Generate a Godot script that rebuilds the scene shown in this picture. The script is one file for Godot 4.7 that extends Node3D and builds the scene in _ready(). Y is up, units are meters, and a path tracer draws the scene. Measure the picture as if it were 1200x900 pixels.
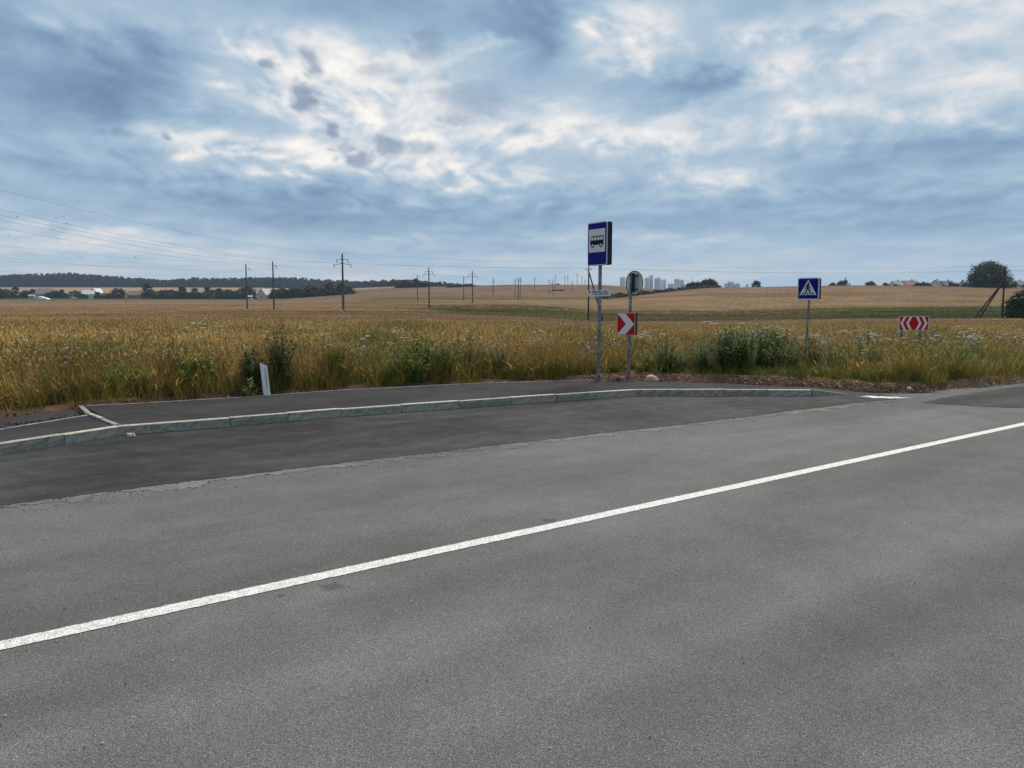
extends Node3D
# A country road with a new bus bay, seen from the far verge: wheat fields, village, wood and town on the skyline.

class Geo:
	var v := PackedVector3Array()
	var n := PackedVector3Array()
	var c := PackedColorArray()
	var uv := PackedVector2Array()
	var uv2 := PackedVector2Array()
	var use_uv := false
	func tri(a: Vector3, b: Vector3, d: Vector3, col := Color.WHITE) -> void:
		var nn := (d - a).cross(b - a).normalized()
		v.append(a); v.append(b); v.append(d)
		n.append(nn); n.append(nn); n.append(nn)
		c.append(col); c.append(col); c.append(col)
	func trin(a: Vector3, b: Vector3, d: Vector3, na: Vector3, nb: Vector3, nd: Vector3, ca: Color, cb: Color, cd: Color) -> void:
		v.append(a); v.append(b); v.append(d)
		n.append(na); n.append(nb); n.append(nd)
		c.append(ca); c.append(cb); c.append(cd)
	func quad(a: Vector3, b: Vector3, d: Vector3, e: Vector3, col := Color.WHITE) -> void:
		tri(a, b, d, col); tri(a, d, e, col)
	func box(o: Vector3, s: Vector3, b := Basis.IDENTITY, col := Color.WHITE, ch := 0.0) -> void:
		# a box with optional chamfered edges round its z faces
		var h := s * 0.5
		if ch <= 0.0:
			var p := []
			for k in 8:
				p.append(o + b * Vector3(h.x if k & 1 else -h.x, h.y if k & 2 else -h.y, h.z if k & 4 else -h.z))
			quad(p[4], p[6], p[7], p[5], col); quad(p[1], p[3], p[2], p[0], col)
			quad(p[5], p[7], p[3], p[1], col); quad(p[0], p[2], p[6], p[4], col)
			quad(p[6], p[2], p[3], p[7], col); quad(p[0], p[4], p[5], p[1], col)
			return
		var pts := PackedVector2Array([Vector2(-h.x + ch, -h.y), Vector2(-h.x, -h.y + ch), Vector2(-h.x, h.y - ch), Vector2(-h.x + ch, h.y), Vector2(h.x - ch, h.y), Vector2(h.x, h.y - ch), Vector2(h.x, -h.y + ch), Vector2(h.x - ch, -h.y)])
		prism(pts, o, b, -h.z, h.z, col)
	func prism(pts: PackedVector2Array, o: Vector3, b: Basis, z0: float, z1: float, col := Color.WHITE) -> void:
		var poly := pts
		if not Geometry2D.is_polygon_clockwise(poly):
			poly = pts.duplicate(); poly.reverse()
		var ids := Geometry2D.triangulate_polygon(poly)
		for k in range(0, ids.size(), 3):
			var t := [poly[ids[k]], poly[ids[k + 1]], poly[ids[k + 2]]]
			if (t[1] - t[0]).cross(t[2] - t[0]) > 0:
				var q = t[1]; t[1] = t[2]; t[2] = q
			tri(o + b * Vector3(t[0].x, t[0].y, z1), o + b * Vector3(t[1].x, t[1].y, z1), o + b * Vector3(t[2].x, t[2].y, z1), col)
			tri(o + b * Vector3(t[0].x, t[0].y, z0), o + b * Vector3(t[2].x, t[2].y, z0), o + b * Vector3(t[1].x, t[1].y, z0), col)
		for k in poly.size():
			var p := poly[k]; var q := poly[(k + 1) % poly.size()]
			var a := o + b * Vector3(p.x, p.y, z1); var d := o + b * Vector3(q.x, q.y, z1)
			var e := o + b * Vector3(q.x, q.y, z0); var f := o + b * Vector3(p.x, p.y, z0)
			var nn := (b * Vector3(-(q.y - p.y), q.x - p.x, 0)).normalized()
			trin(a, f, e, nn, nn, nn, col, col, col); trin(a, e, d, nn, nn, nn, col, col, col)
	func tube(p: PackedVector3Array, r: PackedFloat32Array, sides: int, col := Color.WHITE, caps := true) -> void:
		var rings := []; var nrm := []
		var side := Vector3.ZERO
		for k in p.size():
			var t := (p[mini(k + 1, p.size() - 1)] - p[maxi(k - 1, 0)]).normalized()
			if side == Vector3.ZERO:
				side = t.cross(Vector3.UP if absf(t.y) < 0.9 else Vector3.RIGHT).normalized()
			side = (side - t * side.dot(t)).normalized()
			var up := side.cross(t)
			var ring := []; var nr := []
			for j in sides:
				var a := TAU * j / sides
				var d := side * cos(a) + up * sin(a)
				ring.append(p[k] + d * r[k]); nr.append(d)
			rings.append(ring); nrm.append(nr)
		for k in p.size() - 1:
			for j in sides:
				var m := (j + 1) % sides
				trin(rings[k][j], rings[k][m], rings[k + 1][m], nrm[k][j], nrm[k][m], nrm[k + 1][m], col, col, col)
				trin(rings[k][j], rings[k + 1][m], rings[k + 1][j], nrm[k][j], nrm[k + 1][m], nrm[k + 1][j], col, col, col)
		if caps:
			for e in [0, p.size() - 1]:
				for j in range(1, sides - 1):
					tri(rings[e][0], rings[e][j], rings[e][j + 1], col)
	func rod(a: Vector3, b: Vector3, r0: float, r1: float, sides := 8, col := Color.WHITE) -> void:
		tube(PackedVector3Array([a, b]), PackedFloat32Array([r0, r1]), sides, col)
	func mesh(m: Material) -> ArrayMesh:
		var a := []
		a.resize(Mesh.ARRAY_MAX)
		a[Mesh.ARRAY_VERTEX] = v; a[Mesh.ARRAY_NORMAL] = n; a[Mesh.ARRAY_COLOR] = c
		if use_uv:
			a[Mesh.ARRAY_TEX_UV] = uv; a[Mesh.ARRAY_TEX_UV2] = uv2
		var me := ArrayMesh.new()
		me.add_surface_from_arrays(Mesh.PRIMITIVE_TRIANGLES, a)
		me.surface_set_material(0, m)
		return me

var rng := RandomNumberGenerator.new()
var M := {}
var taken := {}
var noise_a := FastNoiseLite.new()
var noise_b := FastNoiseLite.new()
var noise_c := FastNoiseLite.new()

# ------------------------------------------------------------------ naming
func numbered(called: String) -> String:
	if not taken.has(called):
		taken[called] = 0
		return called
	taken[called] += 1
	return "%s_%03d" % [called, taken[called]]

func tag(o: Node, label: String, category: String, group := "", kind := ""):
	if label: o.set_meta("label", label)
	if category: o.set_meta("category", category)
	if group: o.set_meta("group", group)
	if kind: o.set_meta("kind", kind)
	return o

func thing(called: String, label: String, category: String, at := Vector3.ZERO, turn := 0.0, group := "") -> Node3D:
	var o := Node3D.new()
	o.name = numbered(called); add_child(o)
	o.position = at; o.rotation.y = turn
	tag(o, label, category, group)
	return o

func obj(called: String, g, m: Material, parent: Node = null) -> MeshInstance3D:
	var o := MeshInstance3D.new()
	o.mesh = g.mesh(m) if g is Geo else g
	if parent == null:
		o.name = numbered(called); add_child(o)
	else:
		o.name = called; parent.add_child(o, true)
	return o

func copy(src: Node3D, label: String, at: Vector3, turn := 0.0, sc := Vector3.ONE, group := "") -> Node3D:
	var r: Node3D = src.duplicate()
	r.name = numbered(String(src.name).rstrip("_0123456789")); add_child(r)
	r.position = at; r.rotation = Vector3(0, turn, 0); r.scale = sc
	r.set_meta("label", label)
	if group: r.set_meta("group", group)
	return r

func lin(r: float, g: float, b: float) -> Color:
	return Color(r, g, b).linear_to_srgb()

func mat(r: float, g: float, b: float, rough := 0.8, metal := 0.0) -> StandardMaterial3D:
	var m := StandardMaterial3D.new()
	m.albedo_color = lin(r, g, b); m.roughness = rough; m.metallic = metal
	return m

func vmat(rough := 0.8, through := 0.0) -> StandardMaterial3D:
	var m := StandardMaterial3D.new()
	m.vertex_color_use_as_albedo = true; m.roughness = rough
	m.metallic_specular = 0.3
	m.cull_mode = BaseMaterial3D.CULL_DISABLED
	if through > 0.0:
		m.backlight_enabled = true; m.backlight = Color(through, through, through * 0.6)
	return m

# ------------------------------------------------------------------ the lie of the land
# Ground heights (metres above the road) by bearing, in degrees from the direction the camera faces, and by distance.
const DIST := [20.0, 60.0, 119.0, 150.0, 190.0, 250.0, 330.0, 420.0, 520.0, 650.0, 800.0, 1000.0, 1300.0, 1600.0, 2500.0, 6000.0]
const BEAR := [-33.7, -18.4, -7.6, 0.0, 6.3, 15.5, 24.0, 33.7]
const HIGH := [
	[.15, .4, .8, 1.0, 1.2, 2.0, 3.2, 4.8, 6.5, 9.2, 15., 23., 35., 44., 60., 60.],
	[.15, .4, .85, 1.0, 1.2, 2.0, 3.2, 4.8, 6.4, 8.9, 14.5, 22., 34.5, 43., 60., 60.],
	[.15, .3, .7, .95, 1.4, 3.1, 4.7, 8., 12., 17.5, 23., 28., 26., 24., 40., 60.],
	[.15, .1, .1, .4, 1.1, 3.2, 4.8, 8.2, 13., 20.5, 22., 20., 16., 16., 40., 60.],
	[.15, -.2, -.65, -.4, .0, 1.9, 4.6, 8.3, 13.5, 20.5, 23., 22., 20., 20., 50., 60.],
	[.15, -.2, -.6, -.6, -.4, 1.8, 6.8, 12.4, 12.5, 12., 11., 11., 12., 16., 60., 60.],
	[.15, .0, -.3, -.2, .2, 2.8, 8., 13.5, 13., 12., 11., 11., 12., 16., 60., 60.],
	[.15, .0, -.25, -.1, .5, 3., 8., 12.3, 12., 11., 11., 11., 12., 16., 60., 60.]]
# where the field begins behind the pavements and the road, left to right
const EDGE := [Vector2(-60, 28), Vector2(-20, 1), Vector2(-9.8, -7.2), Vector2(-7.39, -10.98), Vector2(-6.95, -12.3), Vector2(-4.93, -13.5), Vector2(-3.27, -14.75), Vector2(-.88, -15.9), Vector2(1.7, -16.9), Vector2(2.6, -17.6), Vector2(4.84, -16.85), Vector2(6.28, -15.95), Vector2(7.52, -14.98), Vector2(8.27, -15.1), Vector2(8.9, -15.7), Vector2(11.14, -16.8), Vector2(40, -38), Vector2(120, -97)]

func edge_z(x: float) -> float:
	if x <= EDGE[0].x: return EDGE[0].y
	for k in EDGE.size() - 1:
		if x <= EDGE[k + 1].x:
			return lerpf(EDGE[k].y, EDGE[k + 1].y, (x - EDGE[k].x) / (EDGE[k + 1].x - EDGE[k].x))
	return EDGE[-1].y - (x - EDGE[-1].x) * 0.7

func beyond(x: float, z: float) -> float:   # metres past the field edge, about square to it
	return (edge_z(x) - z) * 0.85

func row_at(i: int, k: int, f: float) -> float:
	var t: Array = HIGH[i]
	return cubic_interpolate(t[k], t[mini(k + 1, 15)], t[maxi(k - 1, 0)], t[mini(k + 2, 15)], f)

func land(x: float, z: float) -> float:
	var r := sqrt(x * x + z * z)
	var bearing := clampf(rad_to_deg(atan2(x, -z)), -33.69, 33.69)
	var d := r * cos(deg_to_rad(bearing))
	if z > 0.0: return 0.12
	if d <= 20.0:
		return 0.15
	var k := 0
	while k < 14 and d > DIST[k + 1]: k += 1
	var f := clampf((log(d) - log(DIST[k])) / (log(DIST[k + 1]) - log(DIST[k])), 0.0, 1.0)
	var i := 0
	while i < 6 and bearing > BEAR[i + 1]: i += 1
	var g: float = clampf((bearing - BEAR[i]) / (BEAR[i + 1] - BEAR[i]), 0.0, 1.0)
	g = g * g * (3.0 - 2.0 * g) * 0.5 + g * 0.5
	return lerpf(row_at(i, k, f), row_at(i + 1, k, f), g)

func height(x: float, z: float) -> float:
	var b := beyond(x, z)
	var rise := smoothstep(-0.25, 0.35, b + noise_b.get_noise_2d(x * 9.0, z * 9.0) * 0.15)
	return lerpf(-0.16, land(x, z) + noise_a.get_noise_2d(x, z) * 0.05 + noise_b.get_noise_2d(x * 12.0, z * 12.0) * 0.025, rise)

func field_color(x: float, z: float) -> Color:
	var d := -z
	var col := 600.0 + 900.0 * (x / maxf(d, 1.0))
	var n1 := noise_a.get_noise_2d(x * 1.3, z * 1.3)
	var n2 := noise_b.get_noise_2d(x * 0.9, z * 2.6)
	var n3 := noise_c.get_noise_2d(x * 0.25, z * 0.9)
	var n4 := noise_b.get_noise_2d(x * 0.35 + 70.0, z * 0.5)
	var n5 := noise_c.get_noise_2d(x * 0.22 + 30.0, z * 2.2)   # bands drawn out along the slope
	var tone := clampf(0.5 + n1 * 0.7 + n3 * 0.6 + n4 * 0.6 + n5 * 0.9, 0, 1)
	var wheat := Color(.315, .205, .11).lerp(Color(.19, .12, .064), tone)
	var green := Color(.075, .10, .020).lerp(Color(.175, .15, .045), clampf(0.36 + n2 * 0.9 + n5 * 1.4 + n4 * .6, 0, 1))
	var tan := Color(.26, .17, .115).lerp(Color(.185, .118, .078), clampf(0.5 + n1 * 0.4 + n4 + n5, 0, 1))
	var w := wheat
	if d < 0.0: return Color(.12, .13, .05)
	w = w.lerp(tan, smoothstep(300.0, 430.0, d))
	var dd := d * (1.0 + n3 * 0.07 + n2 * 0.04)
	var gm := smoothstep(430.0, 520.0, col + n3 * 90.0)
	w = w.lerp(green, gm * smoothstep(100.0, 118.0, dd) * (1.0 - smoothstep(190.0, 215.0, dd)) * clampf(0.9 + n3 * 1.0 + n5 * .8, 0.15, 1.0))
	w = w.lerp(green, smoothstep(930.0, 1010.0, col) * smoothstep(95.0, 112.0, dd) * (1.0 - smoothstep(225.0, 240.0, dd)))
	w = w.lerp(green, smoothstep(560.0, 700.0, col) * smoothstep(0.12, 0.3, n5 + n2 * .3) * smoothstep(200.0, 220.0, dd) * (1.0 - smoothstep(300.0, 340.0, dd)) * .85)
	w = w.lerp(green, 0.75 * smoothstep(400.0, 450.0, col) * (1.0 - smoothstep(690.0, 760.0, col)) * smoothstep(325.0, 345.0, dd) * (1.0 - smoothstep(380.0, 410.0, dd)))
	w = w.lerp(Color(.085, .12, .045), (1.0 - smoothstep(405.0, 440.0, col)) * smoothstep(500.0, 540.0, dd) * (1.0 - smoothstep(690.0, 730.0, d)))
	w = w.lerp(Color(.40, .28, .175), (1.0 - smoothstep(395.0, 520.0, col)) * smoothstep(700.0, 740.0, d))
	w = w.lerp(Color(.03, .04, .02), (1.0 - smoothstep(640.0, 660.0, col)) * smoothstep(1290.0, 1310.0, d))
	var b := beyond(x, z)
	if b < 2.5:
		var soil := Color(.20, .115, .075).lerp(Color(.13, .085, .055), clampf(0.5 + n2, 0, 1))
		w = w.lerp(soil, 1.0 - smoothstep(0.4, 1.1, b + n1 * 0.4))
	elif b < 12.0:
		w = w.lerp(Color(.14, .11, .05), 0.7)
	return w

# ------------------------------------------------------------------ sky
const LIGHTS := [[-28.6, 15.7, 10.8, 3.8, -0.42], [-25.6, 18.2, 6.4, 1.1, 0.35], [-28.3, 17.4, 2.5, 0.9, 0.3], [-31.5, 12.9, 7.0, 3.2, -0.3], [-24.3, 13.7, 5.7, 3.2, -0.3], [-7.3, 20.2, 7.5, 2.2, -0.6], [2.2, 19.6, 3.6, 2.3, -0.8], [-0.6, 18.5, 3.8, 1.0, -0.3], [-16.1, 16.3, 4.5, 2.5, 0.55], [-21.2, 14.0, 3.2, 1.3, 0.5], [-10.4, 15.3, 7.6, 3.8, 0.6], [-6.2, 12.1, 7.0, 2.5, 0.5], [-12.2, 10.2, 8.3, 1.7, 0.5], [-20.2, 11.1, 5.7, 1.1, 0.45], [2.5, 13.3, 3.8, 2.2, 0.5], [7.9, 20.2, 2.9, 0.9, 0.7], [7.3, 18.6, 4.5, 2.2, 0.5], [-1.5, 18.4, 1.9, 0.5, 0.6], [13.3, 15.1, 4.8, 1.4, -0.75], [6.1, 14.9, 3.2, 1.4, -0.3], [10.4, 11.7, 4.5, 1.4, 0.6], [19.5, 16.0, 7.6, 0.9, 0.5], [17.9, 15.1, 2.5, 1.0, 0.3], [23.1, 18.3, 8.3, 0.9, 0.45], [30.5, 15.4, 3.8, 3.8, 0.25], [21.1, 16.6, 4.5, 1.6, -0.3], [26.0, 9.9, 10.2, 1.4, -0.35], [30.8, 10.5, 3.8, 1.3, -0.3], [15.8, 9.2, 5.1, 1.0, 0.4], [23.3, 12.8, 9.6, 1.6, 0.2], [-23.6, 7.4, 14.0, 1.4, -0.3], [-28.4, 10.7, 7.6, 1.0, 0.2], [-16.4, 6.3, 12.7, 1.3, -0.25], [-9.3, 5.5, 7.6, 1.5, -0.45], [2.5, 6.8, 5.1, 1.3, -0.3], [20.9, 6.4, 15.9, 1.6, -0.35], [28.7, 4.9, 7.6, 1.3, -0.3], [13.6, 4.8, 5.1, 0.4, 0.45], [-28.2, 4.5, 5.1, 0.4, 0.5], [-25.2, 4.8, 2.5, 0.4, 0.4], [-30.7, 3.7, 7.6, 0.5, 0.45], [-23.7, 3.9, 7.0, 0.5, 0.3], [-8.1, 4.3, 3.2, 0.4, 0.35], [-30.5, 7.2, 3.8, 0.8, 0.2], [1.6, 9.5, 3.8, 0.9, 0.3], [24.0, 14.5, 14.0, 5.0, .26], [0.0, 15.5, 5.0, 1.8, -.28]]
const PUFFS := [[-14.7, 14.4, 1.05, 0.72, .9], [-13.2, 12.3, 0.66, 0.55, .8], [-10.9, 10.6, .95, 0.8, .8], [-8.9, 11.2, 1.3, 0.7, .7], [-13.8, 16.4, 0.8, 0.7, .7], [-16.8, 16.0, .9, 0.35, .75], [-23.6, 11.3, 0.5, 0.33, .8], [-9.4, 16.4, 1.4, 0.5, .35], [-5.8, 18.1, 1.2, 1.0, .5], [-2.8, 14.7, 2.9, 1.7, .4], [-26.0, 11.0, 0.6, 0.35, .5], [-4.0, 13.3, 1.2, 0.5, .4], [-12.2, 11.3, 0.6, 0.45, .5], [-6.6, 11.4, 1.3, .7, .5]]
var fn1 := FastNoiseLite.new()
var fn2 := FastNoiseLite.new()
var fn3 := FastNoiseLite.new()
var ramp := Gradient.new()

func sky_color(az: float, el: float) -> Color:
	# clouds on a layer overhead: noise is read where the line of sight meets it
	var a := deg_to_rad(az); var e := deg_to_rad(maxf(el, 0.0))
	var r := 1.0 / (tan(e) + 0.10) if el < 85.0 else 0.08
	var px := sin(a) * r; var pz := cos(a) * r
	var wx := fn1.get_noise_2d(px * 30.0, pz * 30.0); var wz := fn1.get_noise_2d(px * 30.0 + 91.0, pz * 30.0 - 37.0)
	var big := fn1.get_noise_2d((px + wx * 0.35) * 42.0, (pz + wz * 0.35) * 42.0 + 500.0)
	var fine := fn2.get_noise_2d((px + wx * 0.18) * 150.0, (pz + wz * 0.25) * 120.0)
	var rag := fn3.get_noise_2d(az * 9.0 + wx * 30.0, el * 13.0 + wz * 30.0)
	var streak := fn2.get_noise_2d(az * 3.0, el * 26.0 + 300.0)
	var t := 0.47
	var near := smoothstep(62.0, 38.0, absf(az)) * smoothstep(38.0, 25.0, el)
	t += big * lerpf(0.55, 0.15, near) + fine * 0.17
	if near > 0.0:
		var s := 0.0
		var qa := az + wx * 2.0 + fine * 1.6; var qe := el + wz * 1.2 + rag * 1.0
		for b in LIGHTS:
			var u: float = (qa - b[0]) / b[2]
			if absf(u) > 2.6: continue
			var w: float = (qe - b[1]) / b[3]
			if absf(w) > 2.6: continue
			s += b[4] * exp(-(u * u + w * w))
		t += clampf(s, -0.8, 0.75) * near * 0.52
	# torn bright rims
	var lit := smoothstep(0.50, 0.72, t)
	var busy := exp(-pow((az + 9.0) / 16.0, 2.0))
	t += rag * (0.06 + (0.12 + 0.20 * busy) * lit) + fine * (0.10 + 0.12 * busy) * lit
	t = t if t < 0.6 else 0.6 + (t - 0.6) * 0.72
	var low := smoothstep(8.5, 1.0, el)
	t = lerpf(t, 0.53 + streak * 0.20 + (t - 0.47) * 0.42, low)
	var c := ramp.sample(clampf(t, 0.0, 1.0))
	if near > 0.0:
		for b in PUFFS:
			var u: float = (az + wx * 0.5 + rag * 1.1 - b[0]) / b[2]
			if absf(u) > 2.0: continue
			var w: float = (el + wz * 0.5 + fine * 0.7 - b[1]) / b[3]
			if absf(w) > 2.0: continue
			var tear := fn3.get_noise_2d(az * 34.0, el * 40.0)
			var m := smoothstep(0.10, 1.0, exp(-(u * u + w * w)) + rag * 0.5 + tear * 0.22)
			c = c.lerp(Color(.45, .535, .645), m * b[4] * .85)
	# thicker air low down
	var hz := smoothstep(9.0, 0.0, el)
	c = c.lerp(Color(.665, .755, .82).lerp(Color(.87, .83, .80), clampf(streak * 0.8 + 0.3 - az * 0.008, 0, 1)), hz * hz * 0.8)
	return c

func make_sky() -> Sky:
	for f in [fn1, fn2, fn3]:
		f.noise_type = FastNoiseLite.TYPE_SIMPLEX_SMOOTH; f.fractal_type = FastNoiseLite.FRACTAL_FBM
	fn1.seed = 11; fn1.frequency = 0.02; fn1.fractal_octaves = 4
	fn2.seed = 5; fn2.frequency = 0.02; fn2.fractal_octaves = 5; fn2.fractal_gain = 0.55
	fn3.seed = 23; fn3.frequency = 0.04; fn3.fractal_octaves = 5; fn3.fractal_gain = 0.58
	ramp.offsets = PackedFloat32Array([0.0, 0.18, 0.38, 0.58, 0.76, 0.93])
	ramp.colors = PackedColorArray([Color(.43, .52, .65), Color(.505, .605, .72), Color(.585, .69, .785), Color(.70, .77, .83), Color(.87, .875, .885), Color(.975, .962, .938)])
	var low := Image.create(1024, 512, false, Image.FORMAT_RGB8)
	low.fill(Color(.5, .5, .47))
	for y in 258:
		for x in 1024:
			low.set_pixel(x, y, sky_color((x + 0.5) / 1024.0 * 360.0 - 180.0, maxf(90.0 - (y + 0.5) / 512.0 * 180.0, 0.0)))
	low.resize(4096, 2048, Image.INTERPOLATE_CUBIC)
	var x0 := 1600; var x1 := 2496; var y0 := 740; var y1 := 1026
	for y in range(y0, y1):
		for x in range(x0, x1):
			low.set_pixel(x, y, sky_color((x + 0.5) / 4096.0 * 360.0 - 180.0, 90.0 - (y + 0.5) / 2048.0 * 180.0))
	# the picture's left edge is straight ahead: swap its halves
	var turned := Image.create(4096, 2048, false, Image.FORMAT_RGB8)
	turned.blit_rect(low, Rect2i(2048, 0, 2048, 2048), Vector2i(0, 0))
	turned.blit_rect(low, Rect2i(0, 0, 2048, 2048), Vector2i(2048, 0))
	var p := PanoramaSkyMaterial.new()
	p.panorama = ImageTexture.create_from_image(turned)
	var s := Sky.new()
	s.sky_material = p
	return s

# ------------------------------------------------------------------ textures
func grain_image(size: int, seed_: int, base: Color, spread: float, pale: float, dark: float) -> Image:
	# asphalt: binder with stone chips, a few pale and a few dark
	var r := RandomNumberGenerator.new(); r.seed = seed_
	var img := Image.create(size, size, false, Image.FORMAT_RGB8)
	var last := PackedFloat32Array(); last.resize(size); last.fill(0.5)
	for y in size:
		var left := 0.5
		for x in size:
			var w := r.randf()
			var k := w * 0.62 + left * 0.19 + last[x] * 0.19
			left = w; last[x] = w
			var f := 1.0 + (k - 0.5) * spread
			var q := r.randf()
			if q < pale: f *= 1.55 + r.randf() * 0.5
			elif q > 1.0 - dark: f *= 0.45
			var warm := (r.randf() - 0.5) * 0.05
			img.set_pixel(x, y, Color(base.r * f * (1.0 + warm), base.g * f, base.b * f * (1.0 - warm)))
	img.generate_mipmaps()
	return img

func patch_image(w: int, h: int, seed_: int, lo: float, streaks: float, blotch: float, busy := 0.02) -> Image:
	# uneven wear: streaks along u (the way the traffic goes) and blotches
	var a := FastNoiseLite.new(); a.seed = seed_; a.frequency = 0.008; a.fractal_octaves = 5
	var b := FastNoiseLite.new(); b.seed = seed_ + 1; b.frequency = busy; b.fractal_octaves = 5; b.fractal_gain = 0.65
	var img := Image.create(w, h, false, Image.FORMAT_RGB8)
	for y in h:
		for x in w:
			var s := a.get_noise_2d(x * 0.35, y * 4.0)
			var p := b.get_noise_2d(x, y * 1.3)
			var q := a.get_noise_2d(x * 1.2 + 400.0, y * 1.6 + 90.0)
			var f := clampf(lo + (1.0 - lo) * (0.5 + s * streaks + p * blotch + q * blotch * 1.2), 0.0, 1.0)
			var cool := q * 0.012
			img.set_pixel(x, y, Color(f * (1.0 - cool), f, minf(f * (1.0 + cool), 1.0)))
	var r := RandomNumberGenerator.new(); r.seed = seed_ + 3
	for k in 90:   # drips and small stains
		var cx := r.randi_range(3, w - 4); var cy := r.randi_range(3, h - 4); var rad := r.randf_range(.5, 2.2)
		var dk := r.randf_range(.72, .95)
		for yy in range(-3, 4):
			for xx in range(-3, 4):
				if xx * xx + yy * yy <= rad * rad:
					var c := img.get_pixel(cx + xx, cy + yy)
					img.set_pixel(cx + xx, cy + yy, Color(c.r * dk, c.g * dk, c.b * dk))
	return img

func bump_texture(freq: float, strength: float, seed_: int) -> ImageTexture:
	var f := FastNoiseLite.new(); f.seed = seed_; f.frequency = freq; f.fractal_octaves = 3
	var img := f.get_seamless_image(512, 512)
	img.convert(Image.FORMAT_RGBA8)
	img.bump_map_to_normal_map(strength)
	return ImageTexture.create_from_image(img)

func asphalt(base: Color, spread: float, pale: float, dark: float, seed_: int, lo: float, streaks: float, blotch: float, rough: float, busy := 0.02) -> StandardMaterial3D:
	var m := StandardMaterial3D.new()
	m.albedo_texture = ImageTexture.create_from_image(grain_image(1024, seed_, base, spread, pale, dark))
	m.detail_enabled = true
	m.detail_blend_mode = BaseMaterial3D.BLEND_MODE_MUL
	m.detail_uv_layer = BaseMaterial3D.DETAIL_UV_2
	m.detail_albedo = ImageTexture.create_from_image(patch_image(1024, 512, seed_ + 7, lo, streaks, blotch, busy))
	m.normal_enabled = true; m.normal_texture = M.grit; m.normal_scale = 0.7
	m.roughness = rough; m.metallic_specular = 0.25
	return m

const ALONG := Vector2(.806, -.592)
func sheet(called: String, poly: PackedVector2Array, y: float, m: Material, parent: Node = null) -> MeshInstance3D:
	# a level sheet; uv in tiles of 2.4 m, uv2 along and across the road
	var g := Geo.new(); g.use_uv = true
	var ids := Geometry2D.triangulate_polygon(poly)
	for k in range(0, ids.size(), 3):
		var t := [poly[ids[k]], poly[ids[k + 1]], poly[ids[k + 2]]]
		if (t[1] - t[0]).cross(t[2] - t[0]) < 0:
			var q = t[1]; t[1] = t[2]; t[2] = q
		g.tri(Vector3(t[0].x, y, t[0].y), Vector3(t[1].x, y, t[1].y), Vector3(t[2].x, y, t[2].y))
		for p in t: uvs(g, p)
	return obj(called, g, m, parent)

func uvs(g: Geo, p: Vector2) -> void:
	g.uv.append(p / 2.4)
	g.uv2.append(Vector2(p.dot(ALONG) / 40.0 + 0.3, p.dot(Vector2(.592, .806)) / 20.0 + 0.5))

func ragged(pts: Array, step: float, amp: float, freq := 3.0) -> PackedVector2Array:
	# a line resampled with small irregularities
	var out := PackedVector2Array()
	for k in pts.size() - 1:
		var a: Vector2 = pts[k]; var b: Vector2 = pts[k + 1]
		var n := maxi(1, int((b - a).length() / step))
		var side := (b - a).orthogonal().normalized()
		for j in n:
			var p := a.lerp(b, float(j) / n)
			out.append(p + side * amp * (noise_b.get_noise_2d(p.x * 10.0 * freq, p.y * 10.0 * freq) * 1.6 + noise_c.get_noise_2d(p.x * 20.0, p.y * 20.0) * 1.2))
	out.append(pts[-1])
	return out
func materials() -> void:
	M.grit = bump_texture(0.42, 2.0, 4)
	M.road = asphalt(Color(.382, .384, .386), 0.72, 0.016, 0.05, 31, 0.82, 0.6, 0.4, 0.92, 0.05)
	M.fresh = asphalt(Color(.245, .248, .256), 0.6, 0.008, 0.03, 57, 0.58, 0.5, 0.55, 0.86, 0.07)
	M.path = asphalt(Color(.215, .215, .222), 0.55, 0.006, 0.03, 77, 0.70, 0.25, 0.55, 0.92, 0.06)
	var g := StandardMaterial3D.new()
	g.vertex_color_use_as_albedo = true; g.roughness = 0.95; g.metallic_specular = 0.1
	var img := patch_image(512, 512, 91, 0.5, 0.1, 0.8)
	g.albedo_texture = ImageTexture.create_from_image(img)
	g.uv1_triplanar = true; g.uv1_world_triplanar = true; g.uv1_scale = Vector3(0.11, 0.11, 0.11)
	M.ground = g

func build_ground() -> void:
	# one sheet to the horizon, finer near the eye and ahead
	var bear := []
	var a := -180.0
	while a < 179.9:
		bear.append(a)
		a += 0.4 if absf(a) < 42.0 else 4.0
	bear.append(180.0)
	var rad := [0.0]
	var r := 4.0
	while r < 9000.0:
		rad.append(r)
		r *= 1.012 if r > 9.0 and r < 24.0 else (1.022 if r < 1500.0 else 1.12)
	var st := PackedVector3Array(); var sc := PackedColorArray(); var si := PackedInt32Array()
	for d in rad:
		for b in bear:
			var x: float = sin(deg_to_rad(b)) * d; var z: float = -cos(deg_to_rad(b)) * d
			st.append(Vector3(x, height(x, z), z)); sc.append(field_color(x, z))
	var w := bear.size()
	for i in rad.size() - 1:
		for j in w - 1:
			var p := i * w + j
			si.append_array([p, p + w, p + w + 1, p, p + w + 1, p + 1])
	var sf := SurfaceTool.new()
	var arr := []
	arr.resize(Mesh.ARRAY_MAX)
	arr[Mesh.ARRAY_VERTEX] = st; arr[Mesh.ARRAY_COLOR] = sc; arr[Mesh.ARRAY_INDEX] = si
	sf.create_from_arrays(arr)
	sf.generate_normals()
	var me := sf.commit()
	me.surface_set_material(0, M.ground)
	var o := obj("ground", me, M.ground)
	tag(o, "rolling wheat and grass fields reaching to the skyline", "", "", "structure")

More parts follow.
